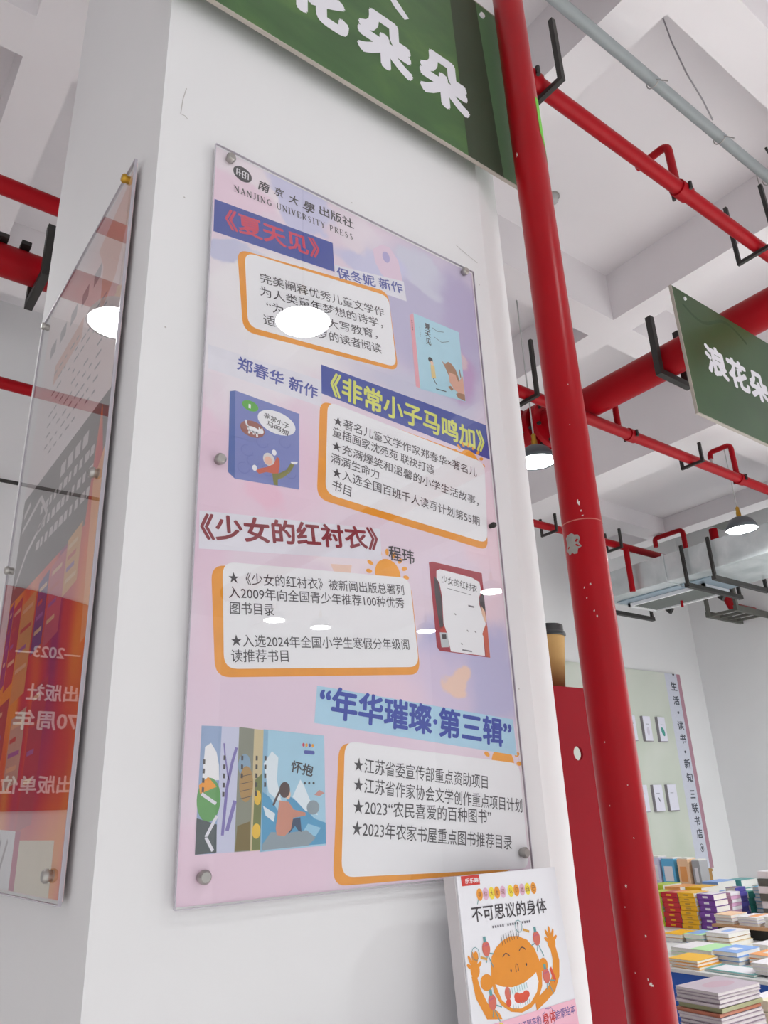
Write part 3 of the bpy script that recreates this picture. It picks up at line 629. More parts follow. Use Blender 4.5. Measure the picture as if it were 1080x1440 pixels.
def fire_box():
    t = thing('red_steel_bracket', (1.34, .14, 0), 'tall red steel plate with a round hole between the pillar and the pipe', 'bracket')
    y0, y1 = .12, .126; x0, x1, z0, z1 = 1.20, 1.52, 0, 1.838
    hc = (1.321, 1.703); hr = .0145; n = 24; vs = []; fs = []
    # front plate with a real hole: strips around the hole
    for y in (y0, y1):
        for k in range(n):
            a = 2*pi*k/n; vs.append((hc[0]+hr*cos(a), y, hc[1]+hr*sin(a)))
        for k in range(n):
            a = 2*pi*k/n; c, s = cos(a), sin(a); mx = max(abs(c), abs(s)); vs.append((hc[0]+.05*c/mx, y, hc[1]+.05*s/mx))
    for k in range(n):
        j = (k+1) % n; fs += [[k, j, n+j, n+k], [2*n+k, 3*n+k, 3*n+j, 2*n+j], [k, 2*n+k, 2*n+j, j]]
    m = MB().add(vs, fs, REDP)
    a, b, c, d = hc[0]-.05, hc[0]+.05, hc[1]-.05, hc[1]+.05
    m.box(x0, a, y0, y1, z0, z1, REDP).box(b, x1, y0, y1, z0, z1, REDP).box(a, b, y0, y1, z0, c, REDP).box(a, b, y0, y1, d, z1, REDP)
    m.build('front_plate', t)
    MB().box(x0, x1, y1, .29, z1-.006, z1, REDP).build('top_plate', t)
fire_box()
def cup():
    c = (1.355, .20, 1.8382)
    t = thing('paper_coffee_cup', c, 'kraft paper coffee cup with black lid standing on the red steel plate', 'cup')
    kr = mat('kraft_paper', (196, 156, 96), .75, noise=.05, nscale=30)
    MB().lathe(c, [(.0, .002), (.028, .002), (.029, 0), (.0425, .128), (.0425, .130)], kr, 40).build('cup_body', t)
    bl = mat('black_lid_plastic', (30, 31, 34), .3)
    MB().lathe(c, [(.0425, .124), (.0455, .126), (.0458, .131), (.0435, .134), (.0415, .136), (.041, .150), (.037, .152), (.036, .147), (0, .147)], bl, 40).build('lid', t)
cup()

# ---------------------------------------------------------------- ceiling pipework
def hanger(name_label, x, y, zc, axis, half, arm, ztop, w=.022):
    """black channel hanger: cross bar under the pipe, rods up to the ceiling; axis = direction of the cross bar"""
    t = thing('pipe_hanger', (x, y, zc), name_label, 'pipe hanger')
    ps = [(x-half, y), (x+half, y)] if axis == 'x' else [(x, y-half), (x, y+half)]
    b = MB()
    if axis == 'x': b.box(x-half-w/2, x+half+w/2, y-w/2, y+w/2, zc-w, zc, BLK)
    else: b.box(x-w/2, x+w/2, y-half-w/2, y+half+w/2, zc-w, zc, BLK)
    b.build('cross_bar', t)
    for (a, c), on in zip(ps, arm):
        if on: MB().box(a-w/2, a+w/2, c-w/2, c+w/2, zc, ztop, BLK).build('upright', t)
    return t
def coupling(m, p, axis, r):
    v = Vector((1, 0, 0)) if axis == 'x' else Vector((0, 1, 0)) if axis == 'y' else Vector((0, 0, 1)); p = Vector(p)
    m.tube([p-v*.035, p+v*.035], r*1.22, RED2, 20)
    q = Vector((0, 0, 1)) if axis != 'z' else Vector((1, 0, 0)); w = v.cross(q)
    for s in (-1, 1):
        c = p+w*s*r*1.35; m.tube([c-q*r*.6, c+q*r*.6], r*.28, BLK, 8)
    return m

def pipe_thing(name, pts, r, label, coup=(), axis='x'):
    c = [sum(p[i] for p in pts)/len(pts) for i in range(3)]
    t = thing(name, c, label, 'pipe')
    MB().tube(pts, r, RED2, 24).build('pipe_body', t)
    for p in coup: coupling(MB(), p, axis, r).build('coupling', t)
    return t
def elbow(p0, p1, p2, r=.05, n=5):
    p0, p1, p2 = map(Vector, (p0, p1, p2)); a = (p0-p1).normalized(); b = (p2-p1).normalized()
    A = p1+a*r; B = p1+b*r
    return [tuple(A*(1-t)**2+p1*2*t*(1-t)+B*t*t) for t in [k/n for k in range(n+1)]]

# large pipe running away from the camera, meeting the large cross pipe
t = pipe_thing('fire_main_pipe', [(3.563, -6.5, 3.9), (3.563, 2.05, 3.9)], .095, 'large red fire main running under the ceiling behind the hanging sign')
for yy in (1.86, 1.93): MB().tube([(3.563, yy, 3.9), (3.563, yy+.035, 3.9)], .155, RED2, 24).build('flange', t)
for k in range(6):
    a = 2*pi*k/6+.3; MB().tube([(3.563+.13*cos(a), 1.84, 3.9+.13*sin(a)), (3.563+.13*cos(a), 1.99, 3.9+.13*sin(a))], .012, BLK, 8).build('flange_bolt', t)
MB().box(3.45, 3.68, 2.0, 2.08, 4.0, 4.03, RED2).tube([(3.563, 2.02, 3.95), (3.563, 2.02, 4.06)], .04, RED2, 12).build('valve_head', t)
t = pipe_thing('cross_main_pipe', [(XL, 2.135, 3.9), (3.7, 2.135, 3.9)], .072, 'thick red pipe passing behind the pillar under the ceiling')
for xx in (3.30, 3.37): MB().tube([(xx, 2.135, 3.9), (xx+.03, 2.135, 3.9)], .12, RED2, 24).build('flange', t)
for xx in (.33, .42, .12): MB().box(xx, xx+.04, 2.06, 2.12, 3.965, 3.985, BLK).build('clip', t)

t = pipe_thing('sprinkler_pipe', [(1.25, .197, 3.9), (3.465, .197, 3.9)], .0285, 'red sprinkler pipe crossing the upper right above the hanging sign', coup=[(2.49, .197, 3.9), (1.6, .197, 3.9)])
z9 = 3.9; ex = 2.455
pts = [(ex, .197, z9)]+elbow((ex, .197, z9), (ex, .197, z9+.225), (ex, .44, z9+.225), .035)+[(ex, .345, z9+.225)]
MB().tube(pts, .0165, RED2, 16).build('riser_branch', t)

t = pipe_thing('sprinkler_pipe', [(XL, 1.523, 3.76), (8.3, 1.523, 3.76)], .034, 'red sprinkler pipe running the length of the hall below the fire main', coup=[(3.91, 1.523, 3.76), (5.19, 1.523, 3.76)])
MB().tube([(3.79, 1.523, 3.76), (3.79, 1.523, 3.97)]+[(3.66, 1.523, 3.99)], .02, RED2, 14).build('nipple', t)
ex = 5.155
pts = [(ex, 1.523, 3.76)]+elbow((ex, 1.523, 3.76), (ex, 1.523, 4.03), (ex, 1.80, 4.03), .04)+[(ex, 1.64, 4.03)]+elbow((ex, 1.64, 4.03), (ex, 1.69, 4.03), (ex, 1.69, 3.9), .03)+[(ex, 1.69, 3.98)]
MB().tube(pts, .019, RED2, 16).build('riser_branch', t)
MB().tube([(ex, 1.69, 3.985), (ex, 1.69, 3.95)], .01, STEEL, 10).build('sprinkler_head', t)

t = pipe_thing('sprinkler_pipe', [(XL, 3.02, 3.8), (6.6, 3.02, 3.8)], .032, 'farthest red sprinkler pipe, ending above the air duct')
MB().tube([(5.86, 3.02, 3.8), (5.86, 3.02, 3.38)], .026, RED2, 14).build('drop_branch', t)
ex = 6.75
pts = [(ex, 2.95, 3.75)]+elbow((ex, 2.95, 3.75), (ex, 2.95, 4.12), (ex, 3.25, 4.12), .05)+[(ex, 3.22, 4.12)]+elbow((ex, 3.22, 4.12), (ex, 3.27, 4.12), (ex, 3.27, 3.9), .03)+[(ex, 3.27, 4.03)]
MB().tube(pts, .024, RED2, 14).build('riser_branch', t)

hanger('black channel hanger at the top beside the vertical pipe, holding the upper sprinkler pipe', 1.66, .20, 3.868, 'y', .085, (1, 0), 4.14, .018)
hanger('black channel hanger at the right edge on the upper sprinkler pipe', 3.06, .20, 3.868, 'y', .085, (1, 1), 4.18, .016)
hanger('black channel hanger carrying the fire main beside the green hanging sign', 3.575, .985, 3.80, 'x', .13, (1, 1), 4.14, .034)
hanger('black hanger on the sprinkler pipe seen in the gap between pillar and vertical pipe', 2.96, 1.515, 3.725, 'y', .07, (1, 0), 4.07, .02)
hanger('small grey hanger on the long sprinkler pipe below the ceiling opening', 4.56, 1.515, 3.725, 'y', .075, (1, 1), 3.85, .018)
hanger('small hanger on the farthest sprinkler pipe, in the gap beside the pillar', 4.83, 3.03, 3.757, 'y', .08, (1, 1), 3.9, .018)
hanger('small hanger on the farthest sprinkler pipe left of the air duct', 5.70, 3.03, 3.765, 'y', .08, (1, 1), 3.93, .02)
hanger('brown steel channel holding the thick pipe left of the pillar', .515, 2.11, 3.81, 'y', .13, (1, 1), 4.04, .034)

# conduit with hook clips
t = thing('grey_conduit', (2.5, .16, 4.4), 'grey plastic conduit pipe crossing the top right corner under the ceiling', 'pipe')
MB().tube([(1.0, .17, 4.42), (3.0, .155, 4.39), (4.9, .13, 4.36)], .0235, GREY, 20).build('conduit_body', t)
for xx in (2.37, 2.87, 3.3):
    MB().tube([(xx, .155+.03*cos(a), 4.385+.03*sin(a)) for a in [R(v) for v in range(-140, 90, 30)]]+[(xx+.01, .1, 4.34)], .0025, STEEL, 8).build('hook_clip', t)
MB().tube([(2.60, .155, 4.955), (2.63, .155, 4.81), (2.69, .15, 4.65), (2.735, .13, 4.5), (2.77, .125, 4.40)], .0035, mat('grey_cable', (176, 172, 176), .6), 8).build('hanging_cable', label='thin pale cable dangling from the ceiling to the grey conduit', cat='cable')
MB().tube([(3.12, .07, 4.40), (3.3, .09, 4.36), (3.6, .1, 4.33)], .006, BLK, 8).build('black_cable', label='short black cable leaving the grey conduit at the right edge', cat='cable')
MB().tube([(XL, 3.9, 3.62), (1.5, 3.9, 3.62)], .012, BLK, 10).build('wall_cable', label='thin dark cable along the back wall left of the pillar', cat='cable')
# smoke detector on the slab
t = thing('smoke_detector', (3.03, 1.2, 4.9), 'small round smoke detector on the ceiling right of the vertical pipe', 'smoke detector')
MB().lathe((3.03, 1.2, 4.93), [(0, -.02), (.02, -.02), (.03, -.008), (.032, .03)], mat('detector_white', (190, 190, 190), .5), 24).build('detector_body', t)
MB().lathe((3.03, 1.2, 4.93), [(.036, .02), (.04, .02), (.04, .03), (.036, .03)], STEEL, 24).build('detector_ring', t)

# ---------------------------------------------------------------- pendant lamps
SHADE = mat('grey_lamp_shade', (92, 98, 104), .35, metal=.3); BULB = mat('lamp_glow', (255, 255, 255), .5, emit=22)
CORD = mat('lamp_cord', (190, 190, 190), .5)
def lamp(x, y, zc, zz, label, group=None, pw=1.0):
    t = thing('pendant_lamp', (x, y, zz), label, 'lamp', group)
    MB().tube([(x, y, zz+.17), (x, y, zc-.012)], .0045, CORD, 8).build('cord', t)
    MB().lathe((x, y, zc), [(0, -.02), (.045, -.02), (.05, 0)], SHADE, 20).build('canopy', t)
    MB().lathe((x, y, zz), [(.006, .19), (.014, .18), (.014, .15), (.018, .14), (.018, .10)], GOLD, 20).build('lamp_socket', t)
    MB().lathe((x, y, zz), [(.018, .105), (.05, .098), (.085, .074), (.108, .036), (.118, .0), (.114, .0), (.104, .034), (.08, .068), (.048, .09), (.0, .094)], SHADE, 32).build('shade', t); sh = [c for c in t.children if c.name.startswith('shade')][0]
    MB().lathe((x, y, zz), [(0, -.012), (.05, -.010), (.09, -.002), (.1125, .006)], BULB, 32).build('light_disc', sh)
    d = bpy.data.lights.new('lamp_light', 'AREA'); d.shape = 'DISK'; d.size = .2; d.energy = LAMP_W*pw; d.color = (.94, 1, .985); d.spread = R(165)
    o = bpy.data.objects.new('lamp_light', d); COL.objects.link(o); o.parent = t; o.location = (0, 0, -.002)
lamp(5.51, 1.75, 4.32, 3.5, 'pendant lamp with grey dome shade glowing at the right, above the air duct', pw=2.3)
lamp(3.25, 1.75, 4.96, 3.5, 'pendant lamp glowing in the gap between the pillar and the vertical pipe', pw=1.5)
lamp(-.17, 1.75, 4.96, 3.5, 'pendant lamp left of the pillar, mirrored in the left poster')
lamp(1.39, -1.35, 4.96, 3.5, 'pendant lamp over the aisle, mirrored brightly in the front poster', pw=.7)
lamp(5.04, -3.99, 4.96, 3.5, 'pendant lamp mirrored beside the picture of the red book cover', pw=.8)
lamp(5.56, -5.58, 4.96, 3.5, 'pendant lamp mirrored as a flat glint left of the red book cover', pw=.8)
lamp(3.8, -5.9, 4.96, 3.5, 'distant pendant lamp mirrored as the left of two small glints in the front poster')
lamp(4.4, -5.96, 4.96, 3.5, 'distant pendant lamp mirrored as the right of two small glints in the front poster')

# ---------------------------------------------------------------- air duct and return grille
t = thing('air_duct', (6.28, 1.0, 3.4), 'galvanised sheet metal air duct hanging under the ceiling at the right', 'air duct')
DX0, DX1, DZ0, DZ1 = 5.92, 6.65, 3.40, 3.64
ys = [-3.0, -1.8, -.6, .6, 1.6, 2.7, 3.45]
for a, b in zip(ys[:-1], ys[1:]): MB().box(DX0, DX1, a+.006, b-.006, DZ0, DZ1, GALV, bev=.004).build('duct_section', t)
for y in ys[1:-1]: MB().box(DX0-.012, DX1+.012, y-.006, y+.006, DZ0-.012, DZ1+.012, GALV).build('flange_joint', t)
MB().box(6.10, 6.64, 2.40, 3.38, 3.388, 3.399, mat('bluish_collar', (160, 178, 192), .35, metal=.4), bev=.01).build('collar_box', t)
for k, (y, l) in enumerate([(2.24, 'black channel hanger under the air duct near the right edge'), (2.49, 'black channel hanger under the middle of the air duct'), (3.42, 'black channel hanger under the far end of the air duct')]):
    h = thing('duct_hanger', (6.28, y, 3.36), l, 'duct hanger')
    MB().box(5.86, 6.72, y-.02, y+.02, 3.29, 3.325, BLK).build('cross_bar', h)
    for x in (5.88, 6.70): MB().box(x-.012, x+.012, y-.012, y+.012, 3.325, 3.66, BLK).build('upright', h)
g = thing('return_grille', (6.45, 2.93, 3.35), 'white framed rectangular return air grille hanging below the duct', 'air grille')
GX0, GX1, GY0, GY1 = 6.22, 6.66, 2.54, 3.34; zg = 3.386
MB().box(GX0, GX1, GY0, GY0+.025, zg-.03, zg, PAPER).box(GX0, GX1, GY1-.025, GY1, zg-.03, zg, PAPER).box(GX0, GX0+.025, GY0, GY1, zg-.03, zg, PAPER).box(GX1-.025, GX1, GY0, GY1, zg-.03, zg, PAPER).build('grille_frame', g)
fil = mat('filter_grey', (150, 154, 152), .6)
MB().box(GX0+.02, GX1-.02, GY0+.02, GY1-.02, zg-.008, zg-.002, fil).build('filter_mesh', g)
for k in range(14):
    x = GX0+.045+k*.0268; MB().box(x, x+.006, GY0+.025, GY1-.025, zg-.02, zg-.008, fil).build('louver', g)
for y in (2.65, 3.2): MB().add([(6.66, y-.04, zg-.03), (6.66, y+.04, zg-.03), (6.66, y, zg-.075), (6.70, y-.04, zg-.03), (6.70, y+.04, zg-.03), (6.70, y, zg-.075)], [[0, 1, 2], [5, 4, 3], [0, 3, 4, 1], [1, 4, 5, 2], [2, 5, 3, 0]], BLK).build('bracket_foot', g)
MB().tube([(6.5, 2.95, 3.30), (6.5, 2.95, 3.36)], .012, RED2, 10).build('red_tag', g)
# dark cable tray with pipes at the right edge
t = thing('cable_tray', (7.8, 3.0, 3.4), 'dark steel cable tray on the back wall beyond the duct, at the right edge', 'cable tray')
DG = mat('dull_grey_steel', (96, 96, 90), .6, noise=.2, nscale=30)
MB().box(7.62, 8.3, 3.02, 3.06, 3.42, 3.48, DG).build('side_rail', t); MB().box(7.62, 8.3, 3.34, 3.38, 3.42, 3.48, DG).build('side_rail', t)
for k in range(4): MB().box(7.66+k*.17, 7.69+k*.17, 3.06, 3.34, 3.43, 3.455, DG).build('rung', t)
for y in (3.03, 3.35): MB().box(7.62, 7.66, y-.01, y+.02, 3.48, 4.1, DG).build('upright', t)
t = pipe_thing('drop_pipe', [(7.80, 3.2, 4.4), (7.80, 3.2, 3.62), (7.86, 3.2, 3.53), (8.3, 3.2, 3.53)], .045, 'red pipe bending into the dark cable tray at the right edge')

# ---------------------------------------------------------------- display board on the back wall
def board():
    x0, x1, z0, z1, y = 5.9, 7.885, .967, 2.93, 3.975
    t = thing('bookshop_wall_board', (6.9, 3.99, z0), 'pale green wall board with vertical bookshop lettering and a pink right edge', 'board')
    bp = MB().box(x0, x1, y, 3.998, z0, z1, ramp_mat('pale_sage_print', [(.3, (196, 204, 190)), (.7, (214, 216, 208))], scale=1.2)).build('board_panel', t)
    A = Print((x0, y, z1), (1, 0, 0), (0, 0, -1), (0, -1, 0))
    w = (x1-x0)*1000; h = (z1-z0)*1000
    A.poly([(w-290, 1), (w-66, 1), (w-66, h-1), (w-290, h-1)], ink('pale_lilac_print', (206, 208, 222)), 4)
    A.poly([(w-66, 1), (w, 1), (w, h-1), (w-66, h-1)], ink('dusty_pink_print', (178, 134, 150)), 4)
    A.build('artwork', bp)
    T = Print((x0, y, z1), (1, 0, 0), (0, 0, -1), (0, -1, 0)); c = 7.735
    dk = ink('board_ink', (66, 70, 84))
    for ch, z, s in [('生', 2.792, 92), ('活', 2.639, 92), ('·', 2.511, 22), ('读', 2.376, 92), ('书', 2.235, 92), ('·', 2.1, 22), ('新', 1.98, 92), ('知', 1.84, 92), ('三', 1.675, 75), ('联', 1.54, 95), ('书', 1.415, 88), ('店', 1.295, 88)]:
        p = ((c-x0)*1000, (z1-z)*1000); T.text(ch, p, p, s, dk, .02 if s < 108 else .01, 8, w=s*1.15)
    p = ((c-x0)*1000, (z1-1.16)*1000)
    T.ell(*p, 34, 40, dk, 8); T.ell(*p, 27, 33, ink('pale_lilac_print', (206, 208, 222)), 9); T.ell(*p, 13, 18, dk, 10)
    T.build('lettering', bp)
    for i, (x, z, w_, h_) in enumerate([(7.035, 2.445, .125, .245), (7.29, 2.445, .125, .245), (7.03, 1.775, .145, .245), (7.265, 1.775, .15, .245), (6.78, 2.445, .125, .245), (6.78, 1.775, .145, .245)]):
        b = MB().box(x, x+w_, y-.03, y-.012, z-h_, z, mat('card_white', (226, 224, 238), .4), bev=.002).build('card_holder', t)
        d = Print((x, y-.0305, z), (1, 0, 0), (0, 0, -1), (0, -1, 0))
        d.line([(35, 80), (90, 80)], 6, ink('card_grey', (150, 150, 164)), 1)
        if i == 1: d.ell(62, 150, 26, 48, ink('teal_picture', (66, 150, 140)), 1, rot=-.4)
        elif i in (0, 5): d.ell(60, 150, 24, 42, ink('card_lilac', (206, 200, 216)), 1)
        elif i == 2: d.ell(70, 140, 7, 26, dk, 1, rot=-.5)
        d.build('card_print', b)
        MB().box(x-.005, x, y-.03, y, z-h_-.005, z, mat('card_edge_grey', (150, 144, 152), .5)).box(x, x+w_, y-.03, y, z-h_-.006, z-h_, mat('card_edge_grey', (150, 144, 152), .5)).build('card_edge', b)
    MB().tube([(x1-.13, y-.01, z1-.01), (x1-.13, y, z1-.01)], .01, BLK, 10).build('board_screw', t)
board()

# ---------------------------------------------------------------- picture book on the pillar ledge
def picture_book():
    lean = R(4.0); top = Vector((.7995, -.062, 1.5145)); Hh = .262; Wd = .209; Th = .024
    ey = Vector((0, -sin(lean), -cos(lean))); n = Vector((0, -cos(lean), sin(lean))); ex = Vector((1, 0, -.004)).normalized()
    bot = top+ey*Hh
    t = thing('picture_book', (.905, -.07, bot.z), 'white children\'s picture book with a grinning orange face, leaning on the pillar below the poster', 'book')
    def slab(u0, u1, v0, v1, d0, d1, m):
        vs = [top+ex*u+ey*v-n*d for d in (d0, d1) for u, v in ((u0, v0), (u1, v0), (u1, v1), (u0, v1))]
        return MB().add(vs, [[3, 2, 1, 0], [4, 5, 6, 7], [0, 1, 5, 4], [1, 2, 6, 5], [2, 3, 7, 6], [3, 0, 4, 7]], m)
    cw = mat('glossy_white_cover', (236, 235, 241), .3)
    fc = slab(0, Wd, 0, Hh, 0, .0022, cw).build('front_cover', t); slab(0, Wd, 0, Hh, Th-.0022, Th, cw).build('back_cover', t)
    slab(-.001, .003, 0, Hh, 0, Th, mat('cream_spine', (214, 208, 210), .4)).build('spine', t)
    slab(.004, Wd-.004, .003, Hh-.003, .0024, Th-.0024, mat('page_edges', (222, 216, 206), .8, noise=.1, nscale=300)).build('page_block', t)
    A = Print(top+n*.0002, ex, ey, n)
    f = lambda u, v: (u+v*.045, v)
    def PL(pts, m, lay=1): A.poly([f(*p) for p in pts], m, lay)
    def EL(u, v, a, b, m, lay=1, rot=0, n_=20): A.ell(*f(u, v), a, b, m, lay, rot, n_)
    OR = ink('orange_skin', (230, 144, 36)); RD = ink('label_red', (204, 56, 50)); PINK = ink('pink_band', (246, 190, 208)); TL = ink('teal_line', (98, 156, 160)); BERRY = ink('berry_red', (212, 108, 92))
    PL([(11, 0), (46, 0), (46, 13), (11, 13)], RD, 1); A.text('乐乐趣', (21, 7), (41, 7), 6.5, PAPER, .01, 2)
    ys_ = ['orange', 'pink', 'yellow', 'orange', 'pink', None, 'yellow', 'orange', 'pink', 'yellow', 'orange']
    D = {'orange': ink('dot_orange', (234, 156, 56)), 'pink': ink('dot_pink', (224, 180, 204)), 'yellow': ink('dot_yellow', (240, 218, 70))}
    xs = [42, 54, 66, 77, 89, 97, 105, 117, 129, 141, 154]; s = '身体大发现 认识我自己'
    for x, c, ch in zip(xs, ys_, s):
        if c: EL(x, 26, 6, 8, D[c], 1); A.text(ch, f(x, 26), f(x, 26), 7, ink('dot_ink', (150, 90, 60)), 0, 2)
    A.line([f(38, 32), f(35, 38)], 1, TL, 1)
    A.text('不可思议的身体', f(31, 50), f(165, 51), 20, INK, .008, 2, w=19)
    [A.poly([f(57+k*5, 67.5), f(60+k*5, 67.5), f(60+k*5, 70.5), f(57+k*5, 70.5)], ink('grey_caption', (120, 116, 124)), 2) for k in range(16) if k not in (5, 11)]
    # arms
    PL([(22, 176), (7, 149), (5, 124), (14, 122), (18, 140), (27, 158), (46, 172), (50, 180)], OR, 1)
    for hx, hy, a0 in [(13, 117, -60), (172, 101, -60)]:
        EL(hx, hy, 8.5, 10, OR, 1.2)
        for k, a in enumerate([-150, -118, -92, -66, -32]):
            L = [13, 17, 18, 16, 13][k]; c, q = cos(R(a)), sin(R(a)); EL(hx+c*L*.75, hy+q*L*.75, L*.48, 2.6, OR, 1.3, rot=R(a), n_=12)
    PL([(118, 168), (150, 154), (163, 140), (168, 122), (167, 106), (179, 106), (182, 125), (176, 145), (162, 162), (140, 172), (118, 180)], OR, 1)
    # head
    pts = [(43, 118), (47, 105), (58, 95), (72, 88), (88, 84), (104, 85), (122, 92), (134, 104), (140, 120), (141, 136), (137, 152), (126, 166), (108, 175), (88, 178), (68, 174), (52, 164), (42, 148), (40, 132)]
    PL(pts, OR, 1.5); EL(31, 134, 12, 10, OR, 1.4); EL(147, 127, 9, 9, OR, 1.4)
    PL([(46, 138), (60, 143), (78, 146), (100, 144), (120, 138), (129, 134), (131, 146), (124, 158), (108, 169), (88, 173), (70, 170), (54, 158)], PAPER, 2.5)
    PL([(70, 148), (76, 146), (104, 144), (106, 149), (100, 153), (74, 155)], ink('tooth_white', (226, 238, 240)), 3)
    for k in range(8): A.line([f(71+k*5, 147-k*.5), f(71+k*5, 154-k*.5)], .7, TL, 3.5); A.line([f(74+k*4.6, 166-k*.3), f(74+k*4.6, 173-k*.5)], .7, TL, 3.5)
    EL(92, 161, 14, 6, ink('tongue_red', (220, 82, 54)), 3); EL(84, 158, 6, 5, ink('tongue_red', (220, 82, 54)), 3.1); EL(102, 158, 7, 5, ink('tongue_red', (220, 82, 54)), 3.1)
    for ex_, ey_ in [(75, 108), (109, 104)]: A.line([f(ex_-7+k*2.3, ey_-4*sin(pi*k/6)) for k in range(7)], 1.3, INK, 3)
    EL(80, 126, 1.5, 1.8, INK, 3); EL(112, 122, 1.5, 1.8, INK, 3)
    A.line([f(90, 129), f(90, 122), f(92, 119), f(95, 120), f(95, 128)], 1.1, INK, 3)
    for x, y_ in [(72, 86), (77, 84), (82, 83), (87, 82), (92, 81), (97, 81), (103, 81)]: A.line([f(x, y_+8), f(x-1, y_-4)], .8, INK, 2.5)
    A.line([f(106, 86), f(108, 68)], .9, INK, 3)
    # little helpers
    for i, (x, y_) in enumerate([(39, 94), (142, 92), (149, 141), (36, 158)]):
        EL(x, y_, 7.5, 9.5, BERRY, 2.5); PL([(x-3, y_-15), (x+2, y_-15), (x+2, y_-8), (x-3, y_-8)], TL, 2.6); A.line([f(x-5, y_-3), f(x+6, y_-5)], 1.4, ink('helper_line', (196, 90, 120)), 3)
        sx = 1 if i in (1, 3) else -1
        A.line([f(x+2, y_+9), f(x+6, y_+18), f(x+9, y_+24)], 1.4, TL, 2.4); A.line([f(x, y_+9), f(x-3, y_+17)], 1.4, TL, 2.4); A.line([f(x-6*sx*-1, y_+4), f(x+13*sx*-1 if i < 2 else x+16, y_+8)], 1.4, TL, 2.4)
    EL(67, 152, 6, 8, BERRY, 3.4); EL(66, 163, 5, 5, ink('tongue_red', (220, 82, 54)), 3.4); PL([(158, 133), (162, 131), (168, 148), (163, 152)], ink('tongue_red', (220, 82, 54)), 2)
    for x, y_ in [(18, 98), (109, 73)]:
        A.line([f(x+7*cos(a*.7), y_+8*sin(a*.7)) for a in range(10)], .8, TL, 3); A.line([f(x+8, y_+5), f(x+20, y_+9)], 3, ink('handle_ochre', (214, 160, 70)), 3)
    EL(18, 101, 4, 6, OR, 3)
    A.poly([(1, 184), (208, 177), (208, 261), (1, 261)], PINK, 4)
    NV = ink('navy_purple', (96, 78, 150)); EL(45, 188, 5, 5, D['yellow'], 5)
    A.text('为好奇宝贝照亮的', (60, 196), (126, 192), 11, NV, .005, 5); A.text('身体', (142, 192), (155, 191), 14, RD, .015, 6); A.text('启蒙绘本', (167, 191), (199, 189), 11, NV, .005, 5)
    st = [(149+ (15 if k % 2 else 12)*cos(2*pi*k/16), 191+(12 if k % 2 else 9.5)*sin(2*pi*k/16)) for k in range(17)]; A.line(st, .6, NV, 5.5)
    A.build('cover_print', fc)
    # ledge below and a small clip
    l = thing('wall_ledge', (.85, -.06, bot.z-.03), 'white ledge on the pillar that carries the picture book', 'ledge')
    MB().box(.55, 1.06, -.125, -.001, bot.z-.025, bot.z-.001, WALL, bev=.003).build('ledge_board', l)
    MB().box(.55, 1.06, -.13, -.125, bot.z-.025, bot.z+.012, WALL).build('ledge_lip', l)
    c = thing('binder_clip', (1.045, -.09, bot.z), 'small dark metal binder clip beside the picture book', 'clip')
    MB().box(1.030, 1.058, -.10, -.082, bot.z, bot.z+.028, mat('dark_bronze', (84, 74, 56), .35, metal=.8), bev=.003).build('clip_body', c)
    MB().tube([(1.036, -.091, bot.z+.027), (1.034, -.091, bot.z+.038), (1.044, -.091, bot.z+.042), (1.054, -.091, bot.z+.038), (1.052, -.091, bot.z+.027)], .0016, STEEL, 8).build('clip_wire', c)
picture_book()

# ---------------------------------------------------------------- book tables
ORD = ['topmost', 'second from the top', 'third from the top', 'fourth from the top', 'fifth from the top', 'sixth from the top', 'seventh from the top', 'eighth from the top', 'ninth from the top',
       'tenth from the top', 'eleventh from the top', 'twelfth from the top'] + ['%dth from the top' % k for k in range(13, 40)]
PAGE = mat('book_page_edges', (232, 228, 222), .8, noise=.08, nscale=120)
def book(x, y, z, dx, dy, h, cover, side, rz, label, group, name='stacked_book', spine='x', top=None, mark=None):
    """lying book: covers, page block and a spine on the side that faces the aisle"""
    t = thing(name, (x+dx/2, y+dy/2, z), label, 'book', group)
    pv = (x, y, 0); c = min(.0015, h*.12)
    MB().box(x, x+dx, y, y+dy, z, z+c, cover, rz, piv=pv).build('cover', t); cv = MB().box(x, x+dx, y, y+dy, z+h-c, z+h, cover, rz, piv=pv).build('cover', t)
    MB().box(x+.003, x+dx-.003, y+.002, y+dy-.002, z+c, z+h-c, side, rz, piv=pv).build('page_block', t)
    if spine == 'x':
        sp = MB().box(x-.001, x+.003, y, y+dy, z, z+h, cover, rz, piv=pv, bev=min(.0012, h*.2)).build('spine', t)
        if mark: MB().box(x-.0018, x-.001, y+dy*.36, y+dy*.66, z+h*.32, z+h*.66, mark, rz, piv=pv).build('spine_print', sp)
    elif spine == 'y': MB().box(x, x+dx, y-.001, y+.003, z, z+h, cover, rz, piv=pv, bev=min(.0012, h*.2)).build('spine', t)
    if top: top(cv, x, y, z+h, dx, dy, rz)
    return t
def cover_patch(col, u0=.15, v0=.2, u1=.8, v1=.75, name='cover_picture'):
    def fn(t, x, y, z, dx, dy, rz):
        MB().box(x+dx*u0, x+dx*u1, y+dy*v0, y+dy*v1, z, z+.0006, col, rz, piv=(x, y, 0)).build(name, t)
    return fn
def stack(x, y, z, dx, dy, H, n, covers, desc, group, side=PAGE, spine='x', jit=.006, tops=None, rz0=0, mark=None):
    r = random.Random(int(x*1000)+int(y*77)); hh = H/n; zz = z
    for k in range(n):
        cv = covers[k % len(covers)]; top = tops if k == n-1 else None
        lab = '%s, %s' % (desc, ORD[n-1-k].replace(' the', '')) if n > 1 else desc
        book(x+r.uniform(-jit, jit), y+r.uniform(-jit, jit), zz+.0004, dx, dy, hh-.0012, cv, side, rz0+r.uniform(-.03, .03) if jit else rz0, lab, group, spine=spine, top=top, mark=mark)
        zz += hh
